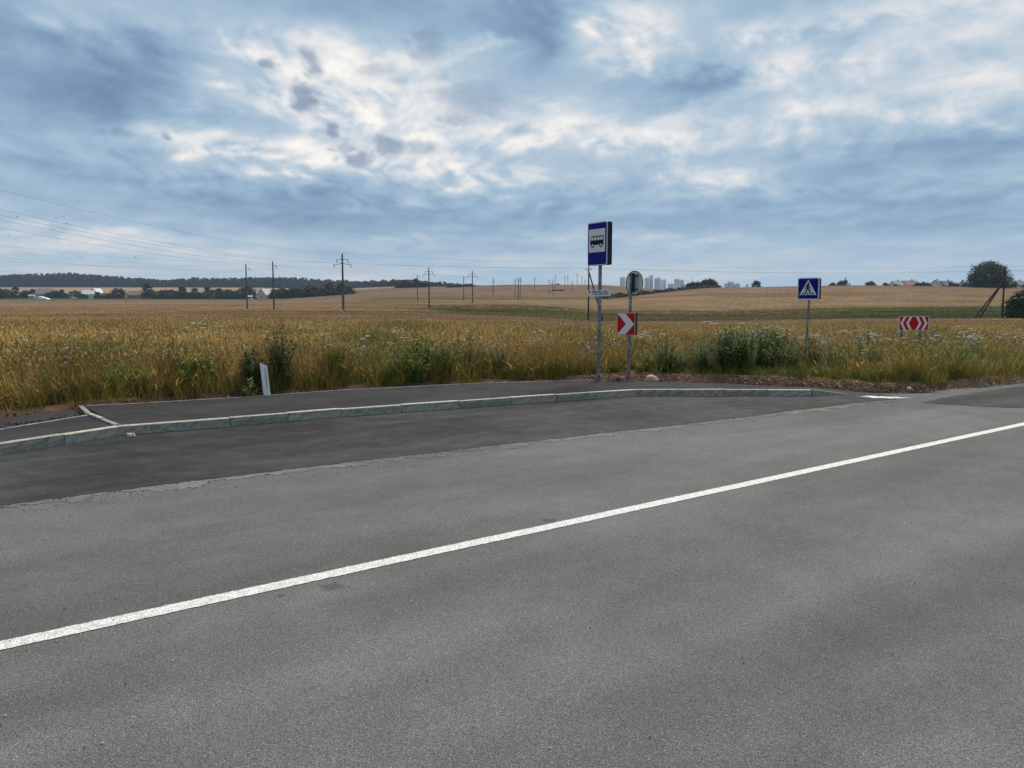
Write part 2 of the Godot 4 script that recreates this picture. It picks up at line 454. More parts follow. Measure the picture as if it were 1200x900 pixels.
# edge between the old carriageway and the new asphalt, then the foot of the bay's kerb
const SEAM := [Vector2(-14.0, 0.2), Vector2(-4.4, -6.46), Vector2(-3.29, -7.26), Vector2(-1.87, -8.27), Vector2(0, -9.49), Vector2(2.48, -11.03), Vector2(6.1, -13.55), Vector2(7.05, -14.05)]
const KERB := [Vector2(-9.6, -3.9), Vector2(-7.3, -6.6), Vector2(-5.9, -8.7), Vector2(-5.2, -10.1), Vector2(-4.02, -10.85), Vector2(-2.65, -11.8), Vector2(0, -13.32), Vector2(2.37, -14.6), Vector2(4.08, -14.62), Vector2(5.75, -14.6), Vector2(6.55, -14.86)]

func build_road() -> void:
	var poly := PackedVector2Array([Vector2(-60, 34), Vector2(-40, 46), Vector2(6, 12), Vector2(130, -79), Vector2(120, -98), Vector2(40, -38.6), Vector2(11.14, -17.4), Vector2(8.9, -16.4), Vector2(6.9, -15.9), Vector2(5.2, -14.3), Vector2(-14.5, -0.6)])
	tag(sheet("road", poly, 0.0, M.road), "worn grey asphalt carriageway", "", "", "structure")
	var bay := ragged(SEAM, 0.03, 0.03, 14.0)
	bay.append(Vector2(7.4, -14.6)); bay.append(Vector2(7.0, -15.5)); bay.append(Vector2(6.5, -15.6))
	for k in range(KERB.size() - 1, -1, -1):
		bay.append(KERB[k] + Vector2(-0.05, -0.09))
	bay.append(Vector2(-16.0, 1.6))
	tag(sheet("bus_bay", bay, 0.006, M.fresh), "fresh dark asphalt of the bus bay along the kerb", "", "", "structure")
	# sand and dust swept up along the joint
	M.dust = asphalt(Color(.415, .41, .395), 0.85, 0.02, 0.09, 131, 0.80, 0.4, 0.7, 0.95, 0.09)
	var seam := ragged(SEAM.slice(1), 0.03, 0.0)
	var g := Geo.new(); g.use_uv = true
	for k in seam.size() - 1:
		var P := []
		for p in [seam[k], seam[k + 1]]:
			var wide := maxf(0.02, .17 + .10 * noise_c.get_noise_2d(p.x * 30.0, p.y * 30.0) + .22 * noise_b.get_noise_2d(p.x * 60.0, p.y * 60.0))
			P.append(p - Vector2(.56, .83) * .06); P.append(p + Vector2(.56, .83) * wide)
		g.quad(Vector3(P[0].x, .003, P[0].y), Vector3(P[2].x, .003, P[2].y), Vector3(P[3].x, .003, P[3].y), Vector3(P[1].x, .003, P[1].y))
		for q in [P[0], P[2], P[3], P[0], P[3], P[1]]: uvs(g, q)
	tag(obj("dust_strip", g, M.dust), "pale strip of dust along the joint of old and new asphalt", "", "", "structure")
func offset_line(pts: Array, d: float) -> Array:
	# the line moved d metres to its right-hand side, seen from above, looking along it
	var out := []
	for k in pts.size():
		var a: Vector2 = pts[maxi(k - 1, 0)]; var b: Vector2 = pts[k]; var e: Vector2 = pts[mini(k + 1, pts.size() - 1)]
		var t0 := (b - a).normalized() if k > 0 else (e - b).normalized()
		var t1 := (e - b).normalized() if k < pts.size() - 1 else t0
		var t := (t0 + t1).normalized()
		var nn := Vector2(-t.y, t.x)
		out.append(b + nn * d / maxf(0.5, nn.dot(Vector2(-t0.y, t0.x))))
	return out

func concrete(r: float, g: float, b: float, seed_: int, lo: float) -> StandardMaterial3D:
	var m := mat(r, g, b, 0.9)
	m.albedo_texture = ImageTexture.create_from_image(patch_image(256, 256, seed_, lo, 0.2, 0.9))
	m.uv1_triplanar = true; m.uv1_world_triplanar = true; m.uv1_scale = Vector3(3.7, 3.7, 3.7)
	m.normal_enabled = true; m.normal_texture = M.grit; m.normal_scale = 0.6
	return m

func stones(called: String, part: String, line: Array, width: float, top: float, foot: float, lng: float, mats: Array, label: String, ramp_last := false) -> Node3D:
	# a run of precast stones, each a piece of its own, laid end to end with open joints
	var root := Node3D.new()
	root.name = numbered(called); add_child(root)
	tag(root, label, "", "", "structure")
	var k := 0
	for s in line.size() - 1:
		var a: Vector2 = line[s]; var b: Vector2 = line[s + 1]
		var total := (b - a).length()
		var cnt := maxi(1, roundi(total / lng))
		for j in cnt:
			var p := a.lerp(b, float(j) / cnt); var q := a.lerp(b, float(j + 1) / cnt)
			var dir := (q - p).normalized(); var len := (q - p).length() - 0.009
			var mid := (p + q) * 0.5
			var g := Geo.new()
			var dy := rng.randf_range(-0.006, 0.006); var dz := rng.randf_range(-0.006, 0.006)
			var bs := Basis(Vector3(-dir.y, 0, dir.x), Vector3.UP, Vector3(dir.x, 0, dir.y)).rotated(Vector3.UP, rng.randf_range(-0.006, 0.006))
			var last := ramp_last and s == line.size() - 2
			# section: road face at -x, back at +x, a worn bevel at the road edge
			var h0 := top + dy; var h1 := top + dy + rng.randf_range(-0.004, 0.004)
			if last:
				h0 = lerpf(top, 0.02, float(j) / cnt); h1 = lerpf(top, 0.02, float(j + 1) / cnt)
			var bv := minf(0.022, width * 0.2) * rng.randf_range(0.8, 1.5)
			var ring := []
			for e in 2:
				var hh: float = h0 if e == 0 else h1
				var zz := -len * 0.5 if e == 0 else len * 0.5
				var o := []
				for q2 in [Vector2(-width * 0.5, foot), Vector2(-width * 0.5, hh - bv), Vector2(-width * 0.5 + bv, hh), Vector2(width * 0.5 - 0.006, hh), Vector2(width * 0.5, hh - 0.006), Vector2(width * 0.5, foot)]:
					o.append(bs * Vector3(q2.x + dz, q2.y, zz))
				ring.append(o)
			for i in 5:
				g.quad(ring[0][i + 1], ring[0][i], ring[1][i], ring[1][i + 1])
			for i in range(1, 5):
				g.tri(ring[0][0], ring[0][i], ring[0][i + 1]); g.tri(ring[1][0], ring[1][i + 1], ring[1][i])
			var st := obj(part, g, mats[k % mats.size()], root)
			st.position = Vector3(mid.x, 0, mid.y)
			k += 1 + (rng.randi() % 2)
	return root

func slab(called: String, poly: PackedVector2Array, top: float, m: Material, label: String) -> void:
	# a paved area with its sides
	var g := Geo.new(); g.use_uv = true
	var ids := Geometry2D.triangulate_polygon(poly)
	for k in range(0, ids.size(), 3):
		var t := [poly[ids[k]], poly[ids[k + 1]], poly[ids[k + 2]]]
		if (t[1] - t[0]).cross(t[2] - t[0]) < 0:
			var q = t[1]; t[1] = t[2]; t[2] = q
		g.tri(Vector3(t[0].x, top, t[0].y), Vector3(t[1].x, top, t[1].y), Vector3(t[2].x, top, t[2].y))
		for p in t: uvs(g, p)
	for k in poly.size():
		var p := poly[k]; var q := poly[(k + 1) % poly.size()]
		g.quad(Vector3(p.x, -0.15, p.y), Vector3(p.x, top, p.y), Vector3(q.x, top, q.y), Vector3(q.x, -0.15, q.y))
		for w in [p, p, q, p, q, q]: uvs(g, w)
	tag(obj(called, g, m), label, "", "", "structure")

func build_pavement() -> void:
	var kc := [concrete(.39, .365, .30, 201, 0.74), concrete(.43, .405, .335, 214, 0.76), concrete(.35, .33, .275, 227, 0.70)]
	var full := offset_line(KERB, -0.075)
	stones("kerb", "kerb_stone", full, 0.15, 0.13, -0.1, 1.0, kc, "grey precast kerb stones along the bus bay", true)
	var back := offset_line(KERB, -0.156)
	# the narrow path, the boarding platform, and the path beyond it
	var left := PackedVector2Array([back[0], back[1], back[2], back[3], Vector2(-6.22, -11.22), Vector2(-6.62, -9.95), Vector2(-8.1, -7.4), Vector2(-10.3, -4.6)])
	slab("pavement", left, 0.112, M.path, "narrow dark asphalt footway before the platform")
	var plat := PackedVector2Array([back[3] + Vector2(0.06, -0.03), back[4], back[5], back[6], back[7] + Vector2(-.05, 0), Vector2(1.75, -16.75), Vector2(-.88, -15.78), Vector2(-3.27, -14.6), Vector2(-4.93, -13.35), Vector2(-6.45, -12.4), Vector2(-6.84, -12.18)])
	slab("pavement", plat, 0.12, M.path, "wide dark asphalt boarding platform behind the kerb")
	var right := PackedVector2Array([back[7] + Vector2(-.04, 0), back[8], back[9], Vector2(5.6, -15.3), Vector2(4.45, -15.98), Vector2(1.76, -16.75)])
	slab("pavement", right, 0.11, M.path, "dark asphalt footway tapering towards the side road")
	var rg := Geo.new(); rg.use_uv = true   # its end runs down to the road
	var rp := [Vector3(back[9].x, .11, back[9].y), Vector3(back[10].x + .1, .012, back[10].y), Vector3(6.75, .012, -15.75), Vector3(5.6, .11, -15.3), Vector3(5.2, .0, -16.2), Vector3(6.3, .012, -16.2)]
	for q in [[0, 3, 2], [0, 2, 1], [3, 4, 5], [3, 5, 2]]:
		rg.tri(rp[q[0]], rp[q[1]], rp[q[2]])
		for k in q: uvs(rg, Vector2(rp[k].x, rp[k].z))
	tag(obj("pavement_ramp", rg, M.path), "sloping end of the footway running down to the road", "", "", "structure")
	var ec := [concrete(.30, .295, .28, 301, 0.55), concrete(.36, .35, .33, 317, 0.55)]
	stones("edging", "edging_stone", [Vector2(-10.33, -4.62), Vector2(-8.13, -7.42), Vector2(-6.65, -9.96), Vector2(-6.25, -11.2)], 0.05, 0.122, -0.1, 1.0, ec, "thin concrete edging behind the narrow footway")
	stones("edging", "edging_stone", [Vector2(-6.92, -12.24), Vector2(-6.24, -11.27), Vector2(-5.29, -10.2)], 0.09, 0.136, -0.1, 0.8, ec, "pale concrete strip across the footway where the platform begins")
	stones("edging", "edging_stone", [Vector2(-6.85, -12.24), Vector2(-6.45, -12.43), Vector2(-4.93, -13.38), Vector2(-3.27, -14.63), Vector2(-.88, -15.81), Vector2(1.75, -16.78)], 0.05, 0.128, -0.1, 1.0, ec, "thin concrete edging along the back of the platform")

func build_markings() -> void:
	# the solid centre line, worn at its edges
	var m := StandardMaterial3D.new()
	var r := RandomNumberGenerator.new(); r.seed = 5
	var f := FastNoiseLite.new(); f.seed = 41; f.frequency = 0.03; f.fractal_octaves = 4
	var img := Image.create(1024, 1024, false, Image.FORMAT_RGB8)
	for y in 1024:
		for x in 1024:
			var w := 0.77 + (r.randf() - 0.5) * 0.10 + f.get_noise_2d(x, y) * 0.12
			var chip := f.get_noise_2d(x * 5.0 + 300, y * 5.0)
			if chip > 0.2 or r.randf() < 0.10 + 0.2 * clampf(chip + 0.15, 0, 1): w = 0.45 + r.randf() * 0.15
			img.set_pixel(x, y, Color(w, w, w * 0.985))
	m.albedo_texture = ImageTexture.create_from_image(img)
	m.roughness = 0.8
	M.paint = m
	var a := Vector2(-12.6, 3.66); var b := Vector2(60.0, -49.65)
	var side := (b - a).orthogonal().normalized() * 0.062
	var up := ragged([a + side, Vector2(-2.58, -3.72) + side, Vector2(1.54, -6.75) + side, Vector2(7.48, -11.11) + side, b + side], 0.02, 0.005, 40.0)
	var dn := ragged([a - side, Vector2(-2.58, -3.72) - side, Vector2(1.54, -6.75) - side, Vector2(7.48, -11.11) - side, b - side], 0.02, 0.005, 40.0)
	var g := Geo.new(); g.use_uv = true
	for k in up.size() - 1:
		var p := [up[k], up[k + 1], dn[k + 1], dn[k]]
		g.quad(Vector3(p[0].x, .004, p[0].y), Vector3(p[1].x, .004, p[1].y), Vector3(p[2].x, .004, p[2].y), Vector3(p[3].x, .004, p[3].y))
		for q in [p[0], p[1], p[2], p[0], p[2], p[3]]: uvs(g, q)
	tag(obj("centre_line", g, m), "solid white centre line painted along the road", "", "", "structure")
	# spilt white paint by the end of the kerb, and dark asphalt of the side road
	var blot := PackedVector2Array()
	for k in 40:
		var t := TAU * k / 40.0
		var rr := 1.0 + 0.9 * noise_b.get_noise_2d(cos(t) * 30.0, sin(t) * 30.0) + 0.15 * sin(t * 5.0) + 0.12 * sin(t * 11.0)
		blot.append(Vector2(6.98, -14.42) + (Vector2(.94, .30) * cos(t) * 0.36 + Vector2(-.30, .94) * sin(t) * 0.16) * rr)
	tag(sheet("paint_patch", blot, 0.0105, m), "patch of spilt white paint past the end of the kerb", "", "", "structure")
	var sp := ragged([Vector2(7.3, -13.62), Vector2(7.7, -13.3), Vector2(8.4, -12.95), Vector2(9.2, -12.75), Vector2(16, -16.0), Vector2(20, -22.6), Vector2(14, -18.85), Vector2(11.15, -16.6), Vector2(9.8, -15.65), Vector2(8.6, -14.75), Vector2(7.8, -14.1), Vector2(7.3, -13.62)], 0.05, 0.035, 9.0)
	sp.resize(sp.size() - 1)
	tag(sheet("side_road", sp, 0.005, M.fresh), "dark asphalt patch where the side road joins", "", "", "structure")
# ------------------------------------------------------------------ signs
func rect(x0: float, y0: float, x1: float, y1: float) -> PackedVector2Array:
	return PackedVector2Array([Vector2(x0, y0), Vector2(x0, y1), Vector2(x1, y1), Vector2(x1, y0)])

func disc(cx: float, cy: float, r: float, n := 20) -> PackedVector2Array:
	var p := PackedVector2Array()
	for k in n: p.append(Vector2(cx + cos(TAU * k / n) * r, cy + sin(TAU * k / n) * r))
	return p

func round_rect(w: float, h: float, r: float) -> PackedVector2Array:
	var p := PackedVector2Array()
	for q in [[1, 1, 0], [-1, 1, 1], [-1, -1, 2], [1, -1, 3]]:
		for k in 5:
			var a: float = (q[2] + k / 4.0) * PI / 2.0
			p.append(Vector2(q[0] * (w / 2 - r) + cos(a) * r, q[1] * (h / 2 - r) + sin(a) * r))
	return p

func bar(a: Vector2, b: Vector2, w0: float, w1: float) -> PackedVector2Array:
	var s := (b - a).orthogonal().normalized()
	return PackedVector2Array([a + s * w0 / 2, b + s * w1 / 2, b - s * w1 / 2, a - s * w0 / 2])

func flat(polys: Array, o: Vector3, z0: float, z1: float) -> Geo:
	var g := Geo.new()
	for p in polys: g.prism(p, o, Basis.IDENTITY, z0, z1)
	return g

func post(g: Geo, a: Vector3, b: Vector3, r: float) -> void:
	g.rod(a, b, r, r, 14)

func build_signs() -> void:
	var galv := mat(.26, .28, .30, 0.5, 0.55)
	galv.albedo_texture = ImageTexture.create_from_image(patch_image(128, 256, 401, 0.6, 0.2, 0.8))
	galv.uv1_triplanar = true; galv.uv1_scale = Vector3(2, 2, 2)
	var blue := mat(.008, .009, .19, 0.45); var white := mat(.62, .64, .66, 0.4); var black := mat(.012, .012, .014, 0.5)
	var red := mat(.42, .012, .018, 0.35); var dark := mat(.022, .03, .03, 0.6); var rim := mat(.55, .57, .62, 0.45, 0.2)
	var alu := mat(.58, .59, .56, 0.5, 0.1); var letter := mat(.06, .09, .25, 0.5)
	for q in [blue, red, dark, black]: q.metallic_specular = 0.2
	# bus stop sign, a double-sided box on a pole
	var s := thing("bus_stop_sign", "tall blue bus stop sign box with black bus picture on grey pole", "road sign", Vector3(1.88, 0.116, -16.53), deg_to_rad(-56))
	var g := Geo.new(); post(g, Vector3(-0.03, -0.2, -0.01), Vector3(0.0, 2.5, 0.0), 0.038); obj("pole", g, galv, s)
	var o := Vector3(0.0, 2.92, 0.0)
	var bx := obj("sign_box", flat([round_rect(.62, .90, .03)], o, -0.05, 0.075), dark, s)
	obj("rim", flat([round_rect(.63, .91, .035)], o, 0.078, 0.09), rim, bx)
	obj("back_panel", flat([round_rect(.60, .88, .03)], o, -0.062, -0.053), blue, bx)
	obj("face", flat([round_rect(.585, .865, .025)], o, 0.092, 0.096), blue, s)
	obj("picture_field", flat([rect(-.262, -.175, .262, .31)], o, 0.098, 0.101), white, s)
	var bus := [PackedVector2Array([Vector2(-.215, -.02), Vector2(-.215, .06), Vector2(-.20, .15), Vector2(-.185, .165), Vector2(.205, .165), Vector2(.215, .15), Vector2(.215, -.02)])]
	var pic := obj("bus_picture", flat(bus, o, 0.103, 0.105), black, s)
	for x in [-.185, -.085, .015, .115]:
		obj("window_picture", flat([rect(x, .075, x + .078, .142)], o, 0.107, 0.109), white, pic)
	for x in [-.13, .13]:
		obj("wheel_picture", flat([disc(x, -.025, .05)], o, 0.1062, 0.1075), black, pic)
		obj("hub_picture", flat([disc(x, -.025, .026)], o, 0.1085, 0.110), white, pic)
	var po := Vector3(0.0, 1.88, 0.045)
	var pl := obj("name_plate", flat([rect(-.27, -.065, .27, .065)], po, -0.004, 0.004), white, s)
	pl.rotation.y = deg_to_rad(26)
	# two lines of small lettering, too fine to read
	var r := RandomNumberGenerator.new(); r.seed = 3
	for line in [[.012, .048, -.16, .21, 9], [-.032, -.004, -.15, .22, 13]]:
		var polys := []
		for k in line[4]:
			var w: float = (line[3] - line[2]) / line[4]
			var x: float = line[2] + k * w
			polys.append(rect(x, line[0], x + w * .22, line[1]))
			polys.append(rect(x + w * .22, line[0] + (line[1] - line[0]) * (.0 if r.randf() < .5 else .75), x + w * .55, line[0] + (line[1] - line[0]) * (.25 if r.randf() < .5 else 1.0)))
			if r.randf() < .7: polys.append(rect(x + w * .55, line[0], x + w * .75, line[1]))
		obj("lettering", flat(polys, po, 0.006, 0.0075), letter, pl)
	obj("emblem", flat([disc(-.222, .03, .022, 12)], po, 0.006, 0.0075), letter, pl)
	g = Geo.new(); g.box(Vector3(0, 1.88, 0.0), Vector3(.10, .05, .075)); obj("clamp", g, galv, s)
	# chevron post with the back of a round sign
	s = thing("chevron_sign", "small red sign with white arrow chevron, round sign's back above it", "road sign", Vector3(2.68, 0.12, -17.57), deg_to_rad(-45))
	g = Geo.new(); post(g, Vector3(-.02, -0.25, 0.0), Vector3(.03, 2.34, 0.0), 0.034); obj("pole", g, galv, s)
	g = Geo.new(); post(g, Vector3(.105, 1.92, 0.02), Vector3(.108, 2.34, 0.02), 0.03); obj("short_pole", g, dark, s)
	var c0 := Vector3(0.0, 1.20, 0.085)
	bx = obj("sign_box", flat([rect(-.245, -.25, .245, .25)], c0, -0.045, 0.035), dark, s)
	obj("rim", flat([rect(-.25, -.255, .25, .255)], c0, 0.038, 0.046), mat(.60, .42, .42, 0.4), bx)
	obj("face", flat([rect(-.237, -.242, .237, .242)], c0, 0.048, 0.051), red, s)
	obj("chevron", flat([PackedVector2Array([Vector2(-.232, .236), Vector2(-.01, .236), Vector2(.225, 0), Vector2(-.01, -.236), Vector2(-.232, -.236), Vector2(.0, 0)])], c0, 0.053, 0.055), white, s)
	for y in [.95, 1.36]:
		g = Geo.new(); g.box(Vector3(0, y, 0.035), Vector3(.11, .04, .10)); obj("clamp", g, galv, s)
	var rd := Node3D.new(); rd.name = "round_sign"; s.add_child(rd)
	rd.position = Vector3(.06, 2.125, 0.0); rd.rotation.y = deg_to_rad(126 + 45)
	rd.set_meta("label", "grey metal back of a round sign")
	obj("plate", flat([disc(0, 0, .268, 40)], Vector3.ZERO, 0.07, 0.074), alu, rd)
	g = Geo.new()
	var ring := PackedVector3Array(); var rr := PackedFloat32Array()
	for k in 41:
		ring.append(Vector3(cos(TAU * k / 40.0) * .27, sin(TAU * k / 40.0) * .27, 0.066)); rr.append(.009)
	g.tube(ring, rr, 6, Color.WHITE, false); obj("rolled_edge", g, dark, rd)
	for y in [-.14, .17]:
		g = Geo.new(); g.box(Vector3(0, y, .055), Vector3(.28, .03, .026)); obj("bracket", g, galv, rd)
		for x in [-.115, .115]:
			g = Geo.new(); g.rod(Vector3(x, y, .03), Vector3(x, y, .045), .017, .017, 10); obj("bolt", g, black, rd)
	# pedestrian crossing sign
	s = thing("crossing_sign", "square blue pedestrian crossing sign on thin pole in the weeds", "road sign", Vector3(7.08, 0.12, -18.5), deg_to_rad(-43))
	g = Geo.new(); post(g, Vector3(-.02, -.25, 0), Vector3(.035, 1.75, 0), 0.028); obj("pole", g, galv, s)
	o = Vector3(.035, 2.02, 0)
	bx = obj("sign_box", flat([round_rect(.50, .50, .04)], o, -.06, .06), dark, s)
	obj("rim", flat([round_rect(.52, .52, .045)], o, .063, .078), rim, bx)
	obj("back_panel", flat([round_rect(.48, .48, .04)], o, -.072, -.063), blue, bx)
	obj("face", flat([round_rect(.468, .468, .03)], o, .080, .084), blue, s)
	obj("triangle", flat([PackedVector2Array([Vector2(-.205, -.15), Vector2(0, .215), Vector2(.205, -.15)])], o, .086, .088), white, s)
	var man := [disc(.004, .128, .023, 12), bar(Vector2(.002, .105), Vector2(-.012, .0), .052, .042), bar(Vector2(-.012, .095), Vector2(-.062, .04), .022, .02), bar(Vector2(-.062, .045), Vector2(-.072, -.01), .02, .018), bar(Vector2(.02, .05), Vector2(.062, -.004), .022, .02)]
	obj("walking_figure", flat(man, o, .090, .092), black, s)
	obj("walking_legs", flat([bar(Vector2(-.014, .012), Vector2(-.075, -.138), .034, .026), bar(Vector2(-.006, .008), Vector2(.045, -.05), .036, .03), bar(Vector2(.042, -.04), Vector2(.058, -.138), .03, .026)], o, .0925, .0945), black, s)
	obj("stripe_picture", flat([bar(Vector2(-.13, -.138), Vector2(-.105, -.10), .035, .03), bar(Vector2(-.008, -.138), Vector2(-.002, -.10), .035, .03), bar(Vector2(.13, -.138), Vector2(.105, -.10), .035, .03)], o, .0905, .0925), black, s)
	# two-way chevron board at the junction
	s = thing("junction_board", "low red board with white chevrons pointing both ways on two posts", "road sign", Vector3(11.46, 0.1, -22.0), deg_to_rad(-9))
	for x in [-.29, .21]:
		g = Geo.new(); post(g, Vector3(x, -.4, -.03), Vector3(x, 1.30, -.03), 0.035); obj("post", g, galv, s)
	o = Vector3(0, 1.145, 0.012)
	bx = obj("panel", flat([rect(-.395, -.205, .395, .205)], o, 0.0, .03), rim, s)
	obj("face", flat([rect(-.38, -.19, .38, .19)], o, .032, .035), red, s)
	for d in [-1, 1]:
		for x in [.12, .275]:
			var ch := PackedVector2Array([Vector2(d * (x - .07), .185), Vector2(d * (x - .005), .185), Vector2(d * minf(x + .085, .376), 0), Vector2(d * (x - .005), -.185), Vector2(d * (x - .07), -.185), Vector2(d * (x + .018), 0)])
			obj("chevron", flat([ch], o, .037, .039), white, s)
	# white marker post by the platform, leaning
	s = thing("marker_post", "leaning white marker board with slanted top and small black lettering", "marker post", Vector3(-4.47, 0.1, -13.93), deg_to_rad(8))
	var lean := Basis(Vector3(0, 0, 1), deg_to_rad(5.5)) * Basis(Vector3(1, 0, 0), deg_to_rad(-4))
	g = Geo.new(); g.prism(PackedVector2Array([Vector2(-.058, -.2), Vector2(-.058, .60), Vector2(.058, .53), Vector2(.058, -.2)]), Vector3.ZERO, lean, -.025, .025)
	obj("board", g, mat(.74, .74, .74, 0.6), s)
	g = Geo.new(); g.prism(PackedVector2Array([Vector2(-.059, .602), Vector2(-.059, .608), Vector2(.059, .537), Vector2(.059, .531)]), Vector3.ZERO, lean, -.026, .026)
	obj("painted_top", g, mat(.55, .16, .16, 0.6), s)
	g = Geo.new()
	for k in 9:
		var y := .47 - k * .042
		g.prism(rect(.012, y, .018 + .01 * r.randf(), y + .026), Vector3.ZERO, lean, .027, .0285)
		g.prism(rect(.012 + .012 * r.randf(), y + .008, .036, y + .016), Vector3.ZERO, lean, .0268, .0283)
	obj("lettering", g, black, s)
# ------------------------------------------------------------------ plants
func cup(c: Color, f: float) -> Color:
	return Color(c.r * f, c.g * f, c.b * f)

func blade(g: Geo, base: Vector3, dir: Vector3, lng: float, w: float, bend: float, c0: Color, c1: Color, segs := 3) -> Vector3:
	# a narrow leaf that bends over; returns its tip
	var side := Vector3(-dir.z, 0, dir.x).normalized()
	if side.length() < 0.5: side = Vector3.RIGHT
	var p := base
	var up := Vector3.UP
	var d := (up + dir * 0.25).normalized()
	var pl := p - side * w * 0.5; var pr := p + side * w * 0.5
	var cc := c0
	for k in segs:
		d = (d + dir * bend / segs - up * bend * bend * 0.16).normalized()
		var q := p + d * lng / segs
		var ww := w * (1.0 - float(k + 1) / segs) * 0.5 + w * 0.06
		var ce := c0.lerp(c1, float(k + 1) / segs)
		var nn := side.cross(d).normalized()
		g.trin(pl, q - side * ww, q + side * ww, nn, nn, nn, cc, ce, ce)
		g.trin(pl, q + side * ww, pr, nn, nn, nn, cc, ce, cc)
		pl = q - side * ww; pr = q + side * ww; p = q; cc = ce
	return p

func ear(g: Geo, base: Vector3, d: Vector3, lng: float, w: float, c: Color) -> void:
	# a bearded wheat ear: a plump spindle
	var s := d.cross(Vector3(0.3, 0.2, 0.9)).normalized(); var u := s.cross(d)
	var mid := base + d * lng * 0.42; var tip := base + d * lng
	var r := [mid + s * w, mid + u * w, mid - s * w, mid - u * w]
	for k in 4:
		g.tri(base, r[k], r[(k + 1) % 4], cup(c, 0.85)); g.tri(r[k], tip, r[(k + 1) % 4], c)

func wheat_tuft(stalks: int, spread: float, tall: float, w: float, leafy: float) -> Geo:
	var g := Geo.new()
	for k in stalks:
		var a := rng.randf() * TAU
		var b := Vector3(cos(a), 0, sin(a)) * spread * sqrt(rng.randf())
		var lean := Vector3(rng.randf_range(-1, 1), 0, rng.randf_range(-1, 1)).normalized()
		var h := tall * rng.randf_range(0.82, 1.1)
		var t := rng.randf_range(0.6, 1.25)
		var col := Color(.95 * t, .93 * t, .84 * t)
		var tip := blade(g, b, lean, h, w, rng.randf_range(0.1, 0.45), cup(Color(.80, .85, .55), t), col, 2)
		var ed := (lean * rng.randf_range(0.2, 1.0) + Vector3.UP * rng.randf_range(0.1, 1.2)).normalized()
		ear(g, tip, ed, rng.randf_range(.075, .11) * (w / 0.007) ** 0.6, w * 1.25, cup(Color(1.15, 1.08, .95), t * rng.randf_range(.85, 1.15)))
		if rng.randf() < leafy:
			var la := rng.randf() * TAU
			blade(g, b.lerp(tip, rng.randf_range(.2, .6)), Vector3(cos(la), 0, sin(la)), h * 0.35, w * 1.4, 1.6, cup(Color(.9, .9, .6), t), cup(Color(1.0, .92, .7), t), 2)
	return g

func grass_tuft(n: int, spread: float, tall: float, w: float, c0: Color, c1: Color) -> Geo:
	var g := Geo.new()
	for k in n:
		var a := rng.randf() * TAU
		var b := Vector3(cos(a), 0, sin(a)) * spread * sqrt(rng.randf())
		var d := rng.randf() * TAU
		var t := rng.randf_range(0.75, 1.2)
		blade(g, b, Vector3(cos(d), 0, sin(d)), tall * rng.randf_range(.5, 1.1), w, rng.randf_range(0.15, 1.0), cup(c0, t), cup(c1, t), 3)
	return g

func scatter(called: String, meshes: Array, spots: Array, m: Material, root: Node3D) -> void:
	# spots: [position, turn, scale, colour], dealt over the meshes
	for k in meshes.size():
		var mm := MultiMesh.new()
		mm.transform_format = MultiMesh.TRANSFORM_3D
		mm.use_colors = true
		mm.mesh = meshes[k].mesh(m)
		var mine := []
		for j in range(k, spots.size(), meshes.size()): mine.append(spots[j])
		mm.instance_count = mine.size()
		for j in mine.size():
			var q: Array = mine[j]
			mm.set_instance_transform(j, Transform3D(Basis(Vector3.UP, q[1]).scaled(q[2] if q[2] is Vector3 else Vector3.ONE * q[2]), q[0]))
			mm.set_instance_color(j, q[3])
		var o := MultiMeshInstance3D.new()
		o.multimesh = mm; o.name = called
		root.add_child(o, true)

func stuff(called: String, label: String, category: String) -> Node3D:
	var o := Node3D.new()
	o.name = numbered(called); add_child(o)
	tag(o, label, category, "", "stuff")
	return o

func weediness(x: float, z: float) -> float:   # how green the verge is here, 0 wheat to 1 weeds
	var b := beyond(x, z)
	var f := smoothstep(2.4, 4.5, x) * (1.0 - smoothstep(4.5, 8.0, b + noise_a.get_noise_2d(x * 4.0, z * 4.0) * 3.0))
	f = maxf(f, smoothstep(-3.8, -1.0, x) * 0.6 * smoothstep(.9, 1.7, b) * (1.0 - smoothstep(1.5, 6.0, b + noise_a.get_noise_2d(x * 5.0, z * 5.0) * 3.0)))
	return clampf(f + noise_b.get_noise_2d(x * 6.0, z * 6.0) * 0.5 - 0.08, 0.0, 1.0)

